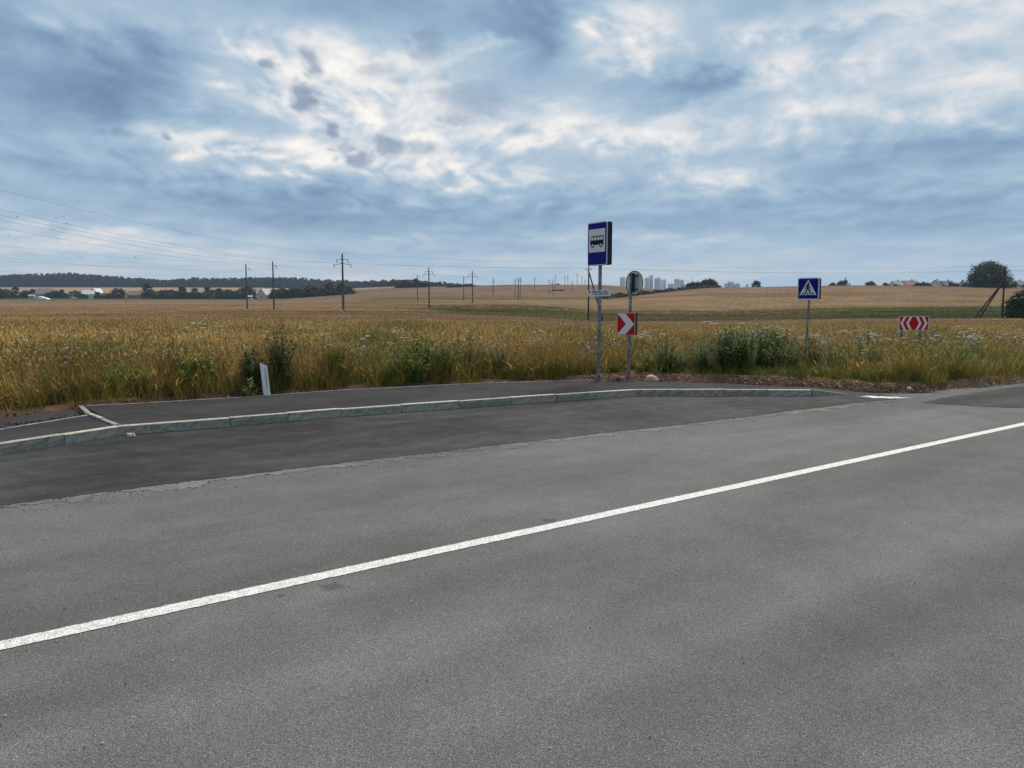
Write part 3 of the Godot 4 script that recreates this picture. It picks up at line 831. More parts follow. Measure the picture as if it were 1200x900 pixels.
func build_crop() -> void:
	M.straw = vmat(0.75, 0.12)
	var root := stuff("wheat", "ripe golden wheat with some green weeds filling the field", "wheat")
	var rows := [[10.5, 24.0, 62.0, .12, 1.0], [24.0, 46.0, 26.0, .2, 1.0], [46.0, 100.0, 12.0, .5, .9], [100.0, 260.0, 2.4, .5, .9]]
	var kinds := [
		[wheat_tuft(5, .12, .86, .009, .7), wheat_tuft(6, .14, .80, .009, .8), wheat_tuft(5, .13, .92, .009, .6), wheat_tuft(4, .12, .84, .009, 1.0)],
		[wheat_tuft(8, .22, .86, .010, .5), wheat_tuft(8, .24, .8, .010, .5), wheat_tuft(7, .22, .9, .010, .5)],
		[wheat_tuft(16, .5, .84, .014, .4), wheat_tuft(16, .5, .8, .014, .4), wheat_tuft(16, .55, .88, .014, .4)],
		[wheat_tuft(18, 1.1, .84, .03, .4), wheat_tuft(18, 1.1, .8, .03, .4)]]
	for k in 4:
		var q: Array = rows[k]
		var spots := []
		var area: float = 0.74 * (q[1] * q[1] - q[0] * q[0]) + 4.0 * (q[1] - q[0])
		for j in int(area * q[2]):
			var d := sqrt(rng.randf_range(q[0] * q[0], q[1] * q[1]))
			var x: float = rng.randf_range(-1, 1) * (0.74 * d + 2.0)
			var z := -d
			var b := beyond(x, z)
			if b < 0.32 + 0.25 * rng.randf(): continue
			if d > 24.0:   # tramlines left by the tractor
				var tr := fposmod(z + 0.16 * x + 7.0, 21.0)
				if (tr < 0.4 or absf(tr - 1.9) < 0.2) and rng.randf() < .85: continue
			var wd := weediness(x, z)
			if rng.randf() < wd * 0.85: continue
			if x > 1.5 and b < 1.6 and rng.randf() < 0.8: continue
			var gm := smoothstep(430.0, 540.0, 600.0 - 900.0 * x / z) * smoothstep(98.0, 112.0, d)
			if rng.randf() < gm: continue
			var n2 := noise_b.get_noise_2d(x * 3.0, z * 3.0)
			var c := Color(.60, .42, .175).lerp(Color(.37, .245, .095), clampf(.5 + n2 + noise_a.get_noise_2d(x * 1.3, z * 1.3), 0, 1)).lerp(cup(field_color(x, z), 1.4), smoothstep(13.0, 85.0, d))
			c = c.lerp(Color(.24, .24, .06), clampf(n2 * 2.0 - 0.05, 0, .75) * (1.0 - smoothstep(40.0, 80.0, d)))
			c = cup(c, rng.randf_range(.55, 1.35))
			var lift := 1.0 + noise_b.get_noise_2d(x * 5.0 + 40.0, z * 5.0) * .45 * (1.0 - smoothstep(20.0, 40.0, d))
			var tall: float = lift * q[4] * rng.randf_range(.82, 1.08) * (0.80 if x > 2.0 and b < 9.0 else 1.0) * lerpf(1.0, 0.55, smoothstep(14.0, 85.0, d)) * lerpf(1.0, 0.5, smoothstep(90.0, 200.0, d))
			spots.append([Vector3(x, height(x, z) - 0.02, z), rng.randf() * TAU, Vector3(1, tall, 1), c])
		scatter("wheat_stalks", kinds[k], spots, M.straw, root)
	# grasses of the verge: dry tussocks along the paving, green among the weeds
	var vr := stuff("verge_grass", "tall dry and green grasses along the edge of the field", "grass")
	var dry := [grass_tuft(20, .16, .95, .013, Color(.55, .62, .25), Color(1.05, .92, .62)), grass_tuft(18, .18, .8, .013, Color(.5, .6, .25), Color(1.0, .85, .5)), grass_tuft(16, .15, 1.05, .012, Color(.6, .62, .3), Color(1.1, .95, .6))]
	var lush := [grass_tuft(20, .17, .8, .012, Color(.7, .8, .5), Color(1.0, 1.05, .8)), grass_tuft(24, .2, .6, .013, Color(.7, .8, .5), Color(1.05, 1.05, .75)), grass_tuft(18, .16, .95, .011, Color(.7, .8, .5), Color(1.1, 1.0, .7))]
	var ds := []; var ls := []
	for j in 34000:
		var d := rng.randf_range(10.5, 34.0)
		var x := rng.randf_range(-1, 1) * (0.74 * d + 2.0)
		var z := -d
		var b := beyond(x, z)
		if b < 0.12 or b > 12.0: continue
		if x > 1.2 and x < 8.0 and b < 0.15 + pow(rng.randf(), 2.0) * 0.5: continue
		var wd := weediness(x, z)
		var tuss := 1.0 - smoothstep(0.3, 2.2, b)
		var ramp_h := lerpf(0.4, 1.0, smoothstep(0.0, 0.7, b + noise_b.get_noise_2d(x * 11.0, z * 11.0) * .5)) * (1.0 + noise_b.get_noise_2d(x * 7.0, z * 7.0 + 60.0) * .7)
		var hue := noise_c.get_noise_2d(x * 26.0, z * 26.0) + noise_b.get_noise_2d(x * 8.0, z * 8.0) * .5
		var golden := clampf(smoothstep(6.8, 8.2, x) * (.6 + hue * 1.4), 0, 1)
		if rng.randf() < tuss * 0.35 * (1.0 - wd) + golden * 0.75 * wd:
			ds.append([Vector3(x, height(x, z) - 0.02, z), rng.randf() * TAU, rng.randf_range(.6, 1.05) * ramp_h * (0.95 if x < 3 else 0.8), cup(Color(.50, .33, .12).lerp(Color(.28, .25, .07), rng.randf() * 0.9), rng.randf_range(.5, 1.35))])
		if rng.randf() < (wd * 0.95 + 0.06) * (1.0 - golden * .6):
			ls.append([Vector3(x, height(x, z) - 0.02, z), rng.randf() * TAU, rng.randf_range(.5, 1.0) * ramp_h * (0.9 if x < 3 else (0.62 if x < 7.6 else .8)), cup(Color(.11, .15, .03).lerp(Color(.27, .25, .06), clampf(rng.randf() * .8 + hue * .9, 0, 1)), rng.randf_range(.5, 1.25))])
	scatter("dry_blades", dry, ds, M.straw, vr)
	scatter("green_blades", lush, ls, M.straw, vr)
	# low growth in the green strip farther out
	var mr := stuff("meadow_grass", "green strip of low grass crossing the middle of the field", "grass")
	var low := [grass_tuft(26, .9, .5, .05, Color(.7, .8, .5), Color(1.05, 1.0, .8)), grass_tuft(26, 1.0, .4, .05, Color(.7, .8, .5), Color(1.0, 1.0, .8))]
	var ms := []
	for j in 22000:
		var d := rng.randf_range(96.0, 225.0)
		var x := rng.randf_range(-0.22, 0.76) * d
		var c := field_color(x, -d)
		ms.append([Vector3(x, height(x, -d) - 0.03, -d), rng.randf() * TAU, rng.randf_range(.5, 1.0), cup(c, rng.randf_range(.75, 1.25))])
	scatter("meadow_blades", low, ms, M.straw, mr)

func leaf(g: Geo, p: Vector3, d: Vector3, lng: float, w: float, droop: float, c: Color) -> void:
	var s := d.cross(Vector3.UP).normalized()
	var m := p + d * lng * 0.5 + Vector3.UP * lng * 0.06
	var t := p + d * lng - Vector3.UP * droop * lng
	g.tri(p, m - s * w * .5, m + s * w * .5, c); g.tri(m - s * w * .5, t, m + s * w * .5, cup(c, 1.1))

func weed_parts(tall: float, stems: int, leaves: int, lng: float, w: float, spread: float, c: Color) -> Array:
	# branching leafy stems, leaves getting shorter upwards
	var sg := Geo.new(); var lg := Geo.new()
	for k in stems:
		var a := k * 2.4 + rng.randf()
		var f := sqrt((k + .3) / stems)
		var out := Vector3(cos(a), 0, sin(a)) * spread * f
		var h := tall * (1.0 - .42 * f * f) * rng.randf_range(.8, 1.0)
		var p0 := out * 0.15; var p1 := out * 0.6 + Vector3.UP * h * .5; var p2 := out * 1.15 + Vector3.UP * h
		sg.tube(PackedVector3Array([p0 - Vector3.UP * .05, p1, p2]), PackedFloat32Array([.008, .006, .002]), 4, cup(c, .8), false)
		var t0 := rng.randf_range(.75, 1.25)
		for j in leaves:
			var t := 0.06 + 0.94 * (j + rng.randf()) / leaves
			var p := p0.lerp(p1, t / .5) if t < .5 else p1.lerp(p2, (t - .5) / .5)
			var b := j * 2.4 + rng.randf()
			var d := Vector3(cos(b), rng.randf_range(.2, .9), sin(b)).normalized()
			var br := minf(lng * (2.6 - 2.2 * t), .3) * rng.randf_range(.5, 1.1)
			for i in 7:
				var e := rng.randf() * TAU
				var q := p + d * br * (i + .3) / 7.0
				leaf(lg, q, (d * .6 + Vector3(cos(e), rng.randf_range(-.5, .6), sin(e))).normalized(), lng * (1.1 - .5 * t) * rng.randf_range(.5, 1.0), w * rng.randf_range(.7, 1.1), rng.randf_range(.1, .6), cup(c, t0 * rng.randf_range(.55, 1.4)))
	return [sg, lg]

func weed(label: String, tall: float, stems: int, leaves: int, lng: float, w: float, spread: float, c: Color) -> Node3D:
	var t := thing("leafy_weed", label, "weed", Vector3.ZERO, 0.0, "leafy weeds of the verge")
	var p := weed_parts(tall, stems, leaves, lng, w, spread, c)
	obj("stems", p[0], M.leafy, t); obj("foliage", p[1], M.leafy, t)
	return t

func umbel_plant(label: String, tall: float, heads: int) -> Node3D:
	var t := thing("wild_carrot", label, "wildflower", Vector3.ZERO, 0.0, "white umbel flowers of the verge")
	var st := Geo.new(); var fo := Geo.new()
	var gc := Color(.11, .15, .04)
	var fork := Vector3(rng.randf_range(-.05, .05), tall * .5, rng.randf_range(-.05, .05))
	st.tube(PackedVector3Array([Vector3(0, -.05, 0), fork]), PackedFloat32Array([.006, .004]), 4, gc, false)
	for j in 14:
		var b := j * 2.4
		leaf(fo, fork * rng.randf_range(.1, 1.0), Vector3(cos(b), rng.randf_range(.1, .7), sin(b)).normalized(), rng.randf_range(.10, .2), .035, .4, cup(gc, rng.randf_range(.7, 1.4)))
	obj("stem", st, M.leafy, t); obj("foliage", fo, M.leafy, t)
	for k in heads:
		var a := TAU * k / heads + rng.randf()
		var rr := 0.0 if k == 0 else rng.randf_range(.08, .22)
		var top := Vector3(cos(a) * rr, tall * rng.randf_range(.82, 1.0) if k > 0 else tall, sin(a) * rr)
		var g := Geo.new()
		g.tube(PackedVector3Array([fork, fork.lerp(top, .5) + Vector3(cos(a), 0, sin(a)) * rr * .2, top - Vector3.UP * .03]), PackedFloat32Array([.004, .003, .002]), 3, gc, false)
		var hr := rng.randf_range(.028, .056)
		for i in 26:   # florets in a flat-topped head
			var e := i * 2.39996; var q := hr * sqrt((i + .5) / 26.0)
			var c := top + Vector3(cos(e) * q, rng.randf_range(-.004, .006) - q * q * 2.2, sin(e) * q)
			var s := rng.randf_range(.007, .012)
			var wc := cup(Color(.86, .86, .80), rng.randf_range(.85, 1.0))
			g.quad(c + Vector3(-s, 0, -s), c + Vector3(s, .002, -s), c + Vector3(s, .001, s), c + Vector3(-s, .003, s), wc)
			g.quad(c + Vector3(-s, -.012, 0), c + Vector3(-s, .004, 0), c + Vector3(s, .004, 0), c + Vector3(s, -.012, 0), cup(wc, .92))
			g.quad(c + Vector3(0, -.012, -s), c + Vector3(0, .004, -s), c + Vector3(0, .004, s), c + Vector3(0, -.012, s), cup(wc, .92))
		obj("flower_head", g, M.leafy, t)
	return t

func chicory(label: String, tall: float, blooms: int, c: Color) -> Node3D:
	var t := thing("blue_wildflower", label, "wildflower", Vector3.ZERO, 0.0, "blue wildflowers of the verge")
	var st := Geo.new(); var fl := Geo.new()
	var gc := Color(.12, .13, .06)
	for k in 5:
		var a := TAU * k / 5.0 + rng.randf()
		var o := Vector3(cos(a), 0, sin(a)) * rng.randf_range(.08, .28)
		var p0 := Vector3.UP * -.05; var p1 := o * .5 + Vector3.UP * tall * .5; var p2 := o + Vector3.UP * tall * rng.randf_range(.8, 1.0)
		st.tube(PackedVector3Array([p0, p1, p2]), PackedFloat32Array([.005, .004, .002]), 3, gc, false)
		for j in 3:
			leaf(st, p0.lerp(p1, rng.randf()), Vector3(cos(a + j * 2.0), .5, sin(a + j * 2.0)).normalized(), .12, .025, .3, gc)
		for j in blooms:
			var u := .5 + .5 * rng.randf()
			var q := p1.lerp(p2, u * 2.0 - 1.0) + Vector3(rng.randf_range(-.04, .04), rng.randf_range(-.02, .05), rng.randf_range(-.04, .04))
			var nn := Vector3(rng.randf_range(-.6, .6), rng.randf_range(.2, 1), rng.randf_range(-.2, 1)).normalized()
			var s := nn.cross(Vector3(.3, .1, .9)).normalized(); var v := nn.cross(s)
			var cc := cup(c, rng.randf_range(.8, 1.25))
			for i in 7:
				var e := TAU * i / 7.0
				fl.tri(q, q + (s * cos(e) + v * sin(e)) * .022 + nn * .004, q + (s * cos(e + .8) + v * sin(e + .8)) * .022 + nn * .004, cc)
	obj("stems", st, M.leafy, t); obj("blossoms", fl, M.leafy, t)
	return t

func build_weeds() -> void:
	M.leafy = vmat(0.65, 0.14)
	var G1 := Color(.06, .10, .018); var G2 := Color(.16, .215, .03); var G3 := Color(.115, .155, .026)
	# single plants one can point to
	var t := weed("tall dark bushy weed standing right behind the white marker board", 1.36, 13, 36, .095, .03, .31, Color(.05, .085, .022))
	t.position = Vector3(-4.38, height(-4.38, -14.5), -14.5)
	t = weed("dark green leafy weed beside the platform, next to the tallest bushy weed", .85, 12, 30, .11, .045, .30, Color(.055, .09, .022))
	t.position = Vector3(-4.82, height(-4.82, -14.2), -14.2)
	t = weed("bright green leafy weed at the platform edge, well before the marker board", .75, 12, 26, .13, .05, .32, G2)
	t.position = Vector3(-5.75, height(-5.75, -14.0), -14.0)
	t = weed("pale single-stalked weed rising from the platform edge beside the marker board", .5, 1, 22, .10, .03, .05, Color(.22, .25, .08))
	t.position = Vector3(-4.72, height(-4.72, -13.72), -13.72)
	# kinds to copy
	var kinds := [weed("", .92, 10, 24, .085, .028, .36, G1), weed("", .8, 10, 22, .09, .03, .36, G2), weed("", 1.05, 10, 28, .075, .018, .34, G3), weed("", .6, 10, 16, .10, .04, .34, G2)]
	# clusters: x, z, width, depth, number, size, kinds, where
	var W := [[-2.6, -16.2, 1.2, .9, 7, .85, [1, 2], "leafy green weed in the verge between marker board and bus stop sign"],
		[-.3, -17.4, 1.6, 1.0, 8, .8, [1, 3], "leafy green weed in the verge between marker board and bus stop sign"],
		[-1.75, -16.6, .35, .3, 4, 1.05, [0, 1], "leafy green weed in a tall clump midway between marker board and bus stop sign"],
		[-.55, -17.0, .5, .3, 5, .95, [0, 2], "leafy green weed in a tall clump midway between marker board and bus stop sign"],
		[-6.0, -14.5, .5, .3, 4, .9, [2, 0], "green weed beside the platform well before the marker board"],
		[-3.4, -15.4, .4, .3, 3, .9, [2, 0], "leafy green weed just past the marker board"],
		[2.4, -18.6, .7, .5, 5, .55, [3, 1], "low green weed around the foot of the chevron post"],
		[4.2, -18.6, 1.1, .6, 15, .82, [0, 2, 1], "leafy weed in the green thicket between chevron and crossing signs"],
		[5.8, -18.3, 1.0, .7, 18, 1.05, [0, 2, 0], "leafy weed in the green thicket between chevron and crossing signs"],
		[6.5, -19.4, 1.0, .7, 12, 1.1, [0, 2], "leafy weed in the green thicket between chevron and crossing signs"],
		[7.9, -18.4, .7, .8, 9, 1.0, [0, 1, 2], "leafy weed just past the crossing sign pole"],
		[9.6, -18.4, 1.2, .9, 10, .8, [2, 1], "leafy weed in the grass before the junction board"],
		[11.9, -18.7, .8, .9, 9, .8, [1, 3], "leafy weed at the road edge past the junction board"],
		[-7.6, -13.6, 1.2, 1.0, 9, .75, [1, 3], "green weed among the wheat beside the narrow footway"]]
	for q in W:
		for k in q[4]:
			var x: float = q[0] + rng.randf_range(-1, 1) * q[2]; var z: float = q[1] + rng.randf_range(-1, 1) * q[3]
			z = minf(z, edge_z(x) - 0.6)
			var s: float = q[5] * rng.randf_range(.6, 1.3)
			var ki: int = q[6][k % q[6].size()]
			copy(kinds[ki], ["dark broad-leaved ", "bright green ", "tall narrow-leaved ", "low spreading "][ki] + String(q[7]).replace("leafy green weed", "weed").replace("leafy weed", "weed").replace("low green weed", "weed").replace("green weed", "weed"), Vector3(x, height(x, z), z), rng.randf() * TAU, Vector3(s, s, s), "leafy weeds of the verge")
	var uk := [umbel_plant("", 1.0, 4), umbel_plant("", .9, 3), umbel_plant("", 1.08, 5), umbel_plant("", .85, 2)]
	var U := [[-8.3, -20.5, 1.2, 1.2, 8, 1.0, "white umbel flower in the wheat well before the marker board"],
		[-7.6, -12.6, .35, .4, 2, .8, "pair of white umbel flowers near the narrow footway"],
		[-8.6, -17.0, 1.6, 1.6, 5, .95, "white umbel flower in the wheat behind the narrow footway"],
		[-4.3, -17.5, 1.3, 1.2, 8, 1.0, "white umbel flower in the wheat behind the marker board"],
		[-1.2, -17.8, 2.4, 1.4, 15, .9, "white umbel flower in the verge between marker board and bus stop sign"],
		[3.0, -19.5, 1.0, 1.0, 6, .95, "white umbel flower behind the chevron post"],
		[6.4, -19.6, 1.3, .9, 20, 1.02, "white umbel flower over the green thicket near the crossing sign"],
		[8.8, -19.6, 1.2, 1.2, 13, .88, "white umbel flower between crossing sign and junction board"],
		[10.4, -19.2, 1.6, 1.2, 14, .75, "white umbel flower in front of the junction board"],
		[13.5, -21.0, 2.2, 1.6, 16, .95, "white umbel flower past the junction board"]]
	for q in U:
		for k in q[4]:
			var x: float = q[0] + rng.randf_range(-1, 1) * q[2]; var z: float = q[1] + rng.randf_range(-1, 1) * q[3]
			z = minf(z, edge_z(x) - 0.7)
			var s: float = q[5] * rng.randf_range(.72, 1.1)
			copy(uk[k % 4], ["four-headed ", "three-headed ", "tall five-headed ", "small two-headed "][k % 4] + String(q[6]).replace("pair of white umbel flowers", "white umbel flower"), Vector3(x, height(x, z), z), rng.randf() * TAU, Vector3(s, s, s), "white umbel flowers of the verge")
	var ck := [chicory("", .9, 4, Color(.24, .29, .50)), chicory("", 1.0, 5, Color(.30, .31, .47)), chicory("", .85, 3, Color(.24, .28, .50))]
	var C := [[-7.6, -17.0, 1.5, 1.5, 10, .9, "blue wildflower in the wheat before the marker board"],
		[-4.0, -17.0, .9, .8, 5, .95, "blue wildflower in the wheat behind the marker board"],
		[.6, -18.2, 2.0, 1.0, 11, .95, "blue wildflower in the verge before the bus stop sign"],
		[2.2, -19.4, .8, .6, 6, .95, "blue wildflower behind the two sign poles"],
		[8.9, -20.4, .7, .6, 6, 1.05, "violet wildflower between crossing sign and junction board"],
		[12.4, -21.6, 1.4, .8, 8, 1.0, "violet wildflower past the junction board"]]
	for q in C:
		for k in q[4]:
			var x: float = q[0] + rng.randf_range(-1, 1) * q[2]; var z: float = q[1] + rng.randf_range(-1, 1) * q[3]
			var s: float = q[5] * rng.randf_range(.85, 1.08)
			copy(ck[k % 3], q[6], Vector3(x, height(x, z), z), rng.randf() * TAU, Vector3(s, s, s), "blue wildflowers of the verge")
	for o in kinds + uk + ck:
		remove_child(o); o.free()

func clod(n: int, c: Color) -> Geo:
	# a lump: a squashed, dented ball
	var g := Geo.new()
	var f := FastNoiseLite.new(); f.seed = n; f.frequency = 0.8
	var P := []
	for i in 5:
		var row := []
		for j in 7:
			var a := TAU * j / 7.0; var e := -PI / 2 + PI * i / 4.0
			var d := Vector3(cos(e) * cos(a), sin(e), cos(e) * sin(a))
			row.append(d * (1.0 + f.get_noise_3d(d.x * 2, d.y * 2, d.z * 2) * 0.7) * Vector3(1, .7, .85))
		P.append(row)
	for i in 4:
		for j in 7:
			var m := (j + 1) % 7
			if i > 0: g.tri(P[i][j], P[i + 1][j], P[i][m], c)
			if i < 3: g.tri(P[i][m], P[i + 1][j], P[i + 1][m], c)
	return g

func build_soil() -> void:
	var m := vmat(0.95)
	m.cull_mode = BaseMaterial3D.CULL_BACK
	var lumps := [clod(1, Color.WHITE), clod(2, Color.WHITE), clod(3, Color.WHITE)]
	var root := stuff("soil_clods", "crumbled reddish soil heaped along the back of the paving", "soil")
	var sp := []
	for j in 22000:
		var x := rng.randf_range(-8.6, 11.5)
		if rng.randf() < 0.45: x = rng.randf_range(1.0, 8.2)
		var b := absf(rng.randfn(0.1, 0.2)) * (1.0 if x > 0.8 else 0.6)
		var z := edge_z(x) - b / 0.85
		if x < -7.0 and rng.randf() < 0.3: continue
		if x < 0.6 and rng.randf() < 0.72: continue
		var s := rng.randf_range(.003, .013) * (1.0 if rng.randf() < .96 else 2.6)
		var c := Color(.23, .13, .085).lerp(Color(.34, .23, .165), rng.randf()) if rng.randf() < .8 else Color(.12, .08, .06)
		if x > 8.2: c = Color(.36, .30, .23).lerp(Color(.22, .17, .12), rng.randf())
		sp.append([Vector3(x, height(x, z) + s * .4, z), rng.randf() * TAU, s, cup(c, rng.randf_range(.7, 1.2))])
	scatter("clods", lumps, sp, m, root)
	root = stuff("asphalt_crumbs", "loose black asphalt crumbs spread behind the narrow footway", "rubble")
	sp = []
	for j in 2600:
		var t := rng.randf()
		var a := Vector2(-9.2, -6.4).lerp(Vector2(-6.45, -11.35), t); var b := Vector2(-9.75, -7.2).lerp(Vector2(-7.0, -12.0), t)
		var q := a.lerp(b, rng.randf())
		var s := rng.randf_range(.008, .022)
		sp.append([Vector3(q.x, maxf(height(q.x, q.y), 0.05 + rng.randf() * .03), q.y), rng.randf() * TAU, s, cup(Color(.022, .022, .025), rng.randf_range(.6, 1.6))])
	scatter("crumbs", lumps, sp, m, root)
	var hg := Geo.new()   # the heap they lie on
	for k in 20:
		var t0 := k / 20.0; var t1 := (k + 1) / 20.0
		var P := []
		for t in [t0, t1]:
			var a := Vector2(-9.25, -6.45).lerp(Vector2(-6.42, -11.35), t); var b := Vector2(-9.85, -7.3).lerp(Vector2(-7.05, -12.1), t)
			var mid := a.lerp(b, .5)
			P.append([Vector3(a.x, .05, a.y), Vector3(mid.x, .11 + .03 * noise_b.get_noise_2d(t * 200, 3), mid.y), Vector3(b.x, .08, b.y)])
		for i in 2:
			hg.quad(P[0][i], P[1][i], P[1][i + 1], P[0][i + 1], Color(.028, .027, .028))
	tag(obj("asphalt_rubble_bed", hg, m), "black asphalt waste behind the narrow footway", "", "", "structure")
	root = stuff("road_grit", "scattered crumbs and pale chips lying on the road", "gravel")
	sp = []
	for j in 900:
		var d := rng.randf_range(2.4, 16.0)
		var x := rng.randf_range(-1, 1) * (.75 * d + 1.0); var z := -d
		if Vector2(x, z).distance_to(Vector2(-5, -10)) < 1.0 or z < lerpf(-8.0, -13.0, clampf((x + 5.0) / 9.0, 0, 1)): continue
		var s := rng.randf_range(.0015, .0055)
		var c := Color(.02, .02, .02) if rng.randf() < .65 else Color(.30, .29, .27)
		sp.append([Vector3(x, s * .3 + .004, z), rng.randf() * TAU, Vector3(s, s * .6, s), c])
	# crumbs thrown along the seam of the new asphalt
	for j in 700:
		var k := rng.randi_range(1, SEAM.size() - 2)
		var q: Vector2 = SEAM[k].lerp(SEAM[k + 1], rng.randf()) + Vector2(.56, .83) * absf(rng.randfn(0, .22))
		var s := rng.randf_range(.003, .008)
		sp.append([Vector3(q.x, s * .3 + .004, q.y), rng.randf() * TAU, Vector3(s, s * .6, s), cup(Color(.03, .03, .032) if rng.randf() < .6 else Color(.3, .29, .26), rng.randf_range(.7, 1.3))])
	scatter("grit", lumps, sp, m, root)
	# single stones and clods one can pick out
	var S := [["rounded pinkish stone in the soil past the chevron post", 3.17, -17.35, .16, Color(.42, .29, .24)], ["grey-brown flat clod beside the bus stop pole", 1.15, -17.35, .13, Color(.28, .2, .15)], ["brown clod at the foot of the chevron post", 2.45, -17.55, .09, Color(.24, .14, .1)], ["small pale stone at the verge below the junction board", 7.9, -15.2, .05, Color(.5, .46, .4)], ["broken kerb fragment lying on the bay by the platform corner", -5.0, -9.95, .06, Color(.34, .32, .28)]]
	for q in S:
		var o := obj("stone", clod(q[3] * 1000, q[4]), m)
		tag(o, q[0], "stone", "loose stones by the paving")
		o.position = Vector3(q[1], maxf(height(q[1], q[2]), 0.0) + q[3] * .35, q[2]); o.scale = Vector3.ONE * q[3]; o.rotation.y = q[3] * 40.0
# ------------------------------------------------------------------ trees, hedges, wood
func crown_geo(w: float, h: float, base: float, clumps: int, leaves: int, size: float, c: Color, narrow := 0.0) -> Geo:
	# leaf-sized faces gathered in clumps spread through an uneven crown
	var g := Geo.new()
	for k in clumps:
		var e := rng.randf() * TAU; var y := rng.randf()
		var prof := sqrt(maxf(0.0, 1.0 - pow(2.0 * y - 0.85, 2.0) * 0.75)) * (1.0 - narrow * y)
		var r := w * .5 * prof * pow(rng.randf(), 0.4)
		var o := Vector3(cos(e) * r, base + (h - base) * y, sin(e) * r)
		var cr := w * rng.randf_range(.10, .19)
		var t := rng.randf_range(.75, 1.25)
		for j in leaves:
			var d := Vector3(rng.randfn(), rng.randfn() * .8, rng.randfn()).normalized()
			var p := o + d * cr * pow(rng.randf(), .35)
			var nn := (d + Vector3(rng.randf_range(-.7, .7), rng.randf_range(-.3, .9), rng.randf_range(-.7, .7))).normalized()
			var s := nn.cross(Vector3(.2, .3, .9)).normalized(); var u := nn.cross(s)
			var a := size * rng.randf_range(.6, 1.2)
			g.tri(p - s * a, p + u * a * .8, p + s * a, cup(c, t * rng.randf_range(.75, 1.25)))
			g.tri(p - s * a, p + s * a, p - u * a * .8, cup(c, t * rng.randf_range(.75, 1.25)))
	return g

func trunk_geo(h: float, r: float, c: Color, reach := 0.25) -> Geo:
	var g := Geo.new()
	g.tube(PackedVector3Array([Vector3(0, -.6, 0), Vector3(.02 * h, h * .3, 0), Vector3(0, h * .8, .02 * h)]), PackedFloat32Array([r, r * .7, r * .25]), 7, c, false)
	for k in 7:
		var a := k * 2.4; var y := h * (.22 + .08 * k)
		g.tube(PackedVector3Array([Vector3(0, y, 0), Vector3(cos(a) * reach * h * .6, y + h * .13, sin(a) * reach * h * .6), Vector3(cos(a) * reach * h, y + h * .27, sin(a) * reach * h)]), PackedFloat32Array([r * .4, r * .25, r * .08]), 5, c, false)
	return g

func tree(called: String, label: String, category: String, h: float, w: float, base: float, clumps: int, leaves: int, size: float, c: Color, group := "", narrow := 0.0) -> Node3D:
	var t := thing(called, label, category, Vector3.ZERO, 0.0, group)
	obj("trunk", trunk_geo(h, h * .028, Color(.05, .04, .03)), M.bark, t)
	obj("crown", crown_geo(w, h, base, clumps, leaves, size, c, narrow), M.crown, t)
	return t

func at_ground(bearing_px: float, d: float) -> Vector3:
	var x := (bearing_px - 600.0) / 900.0 * d
	return Vector3(x, height(x, -d), -d)

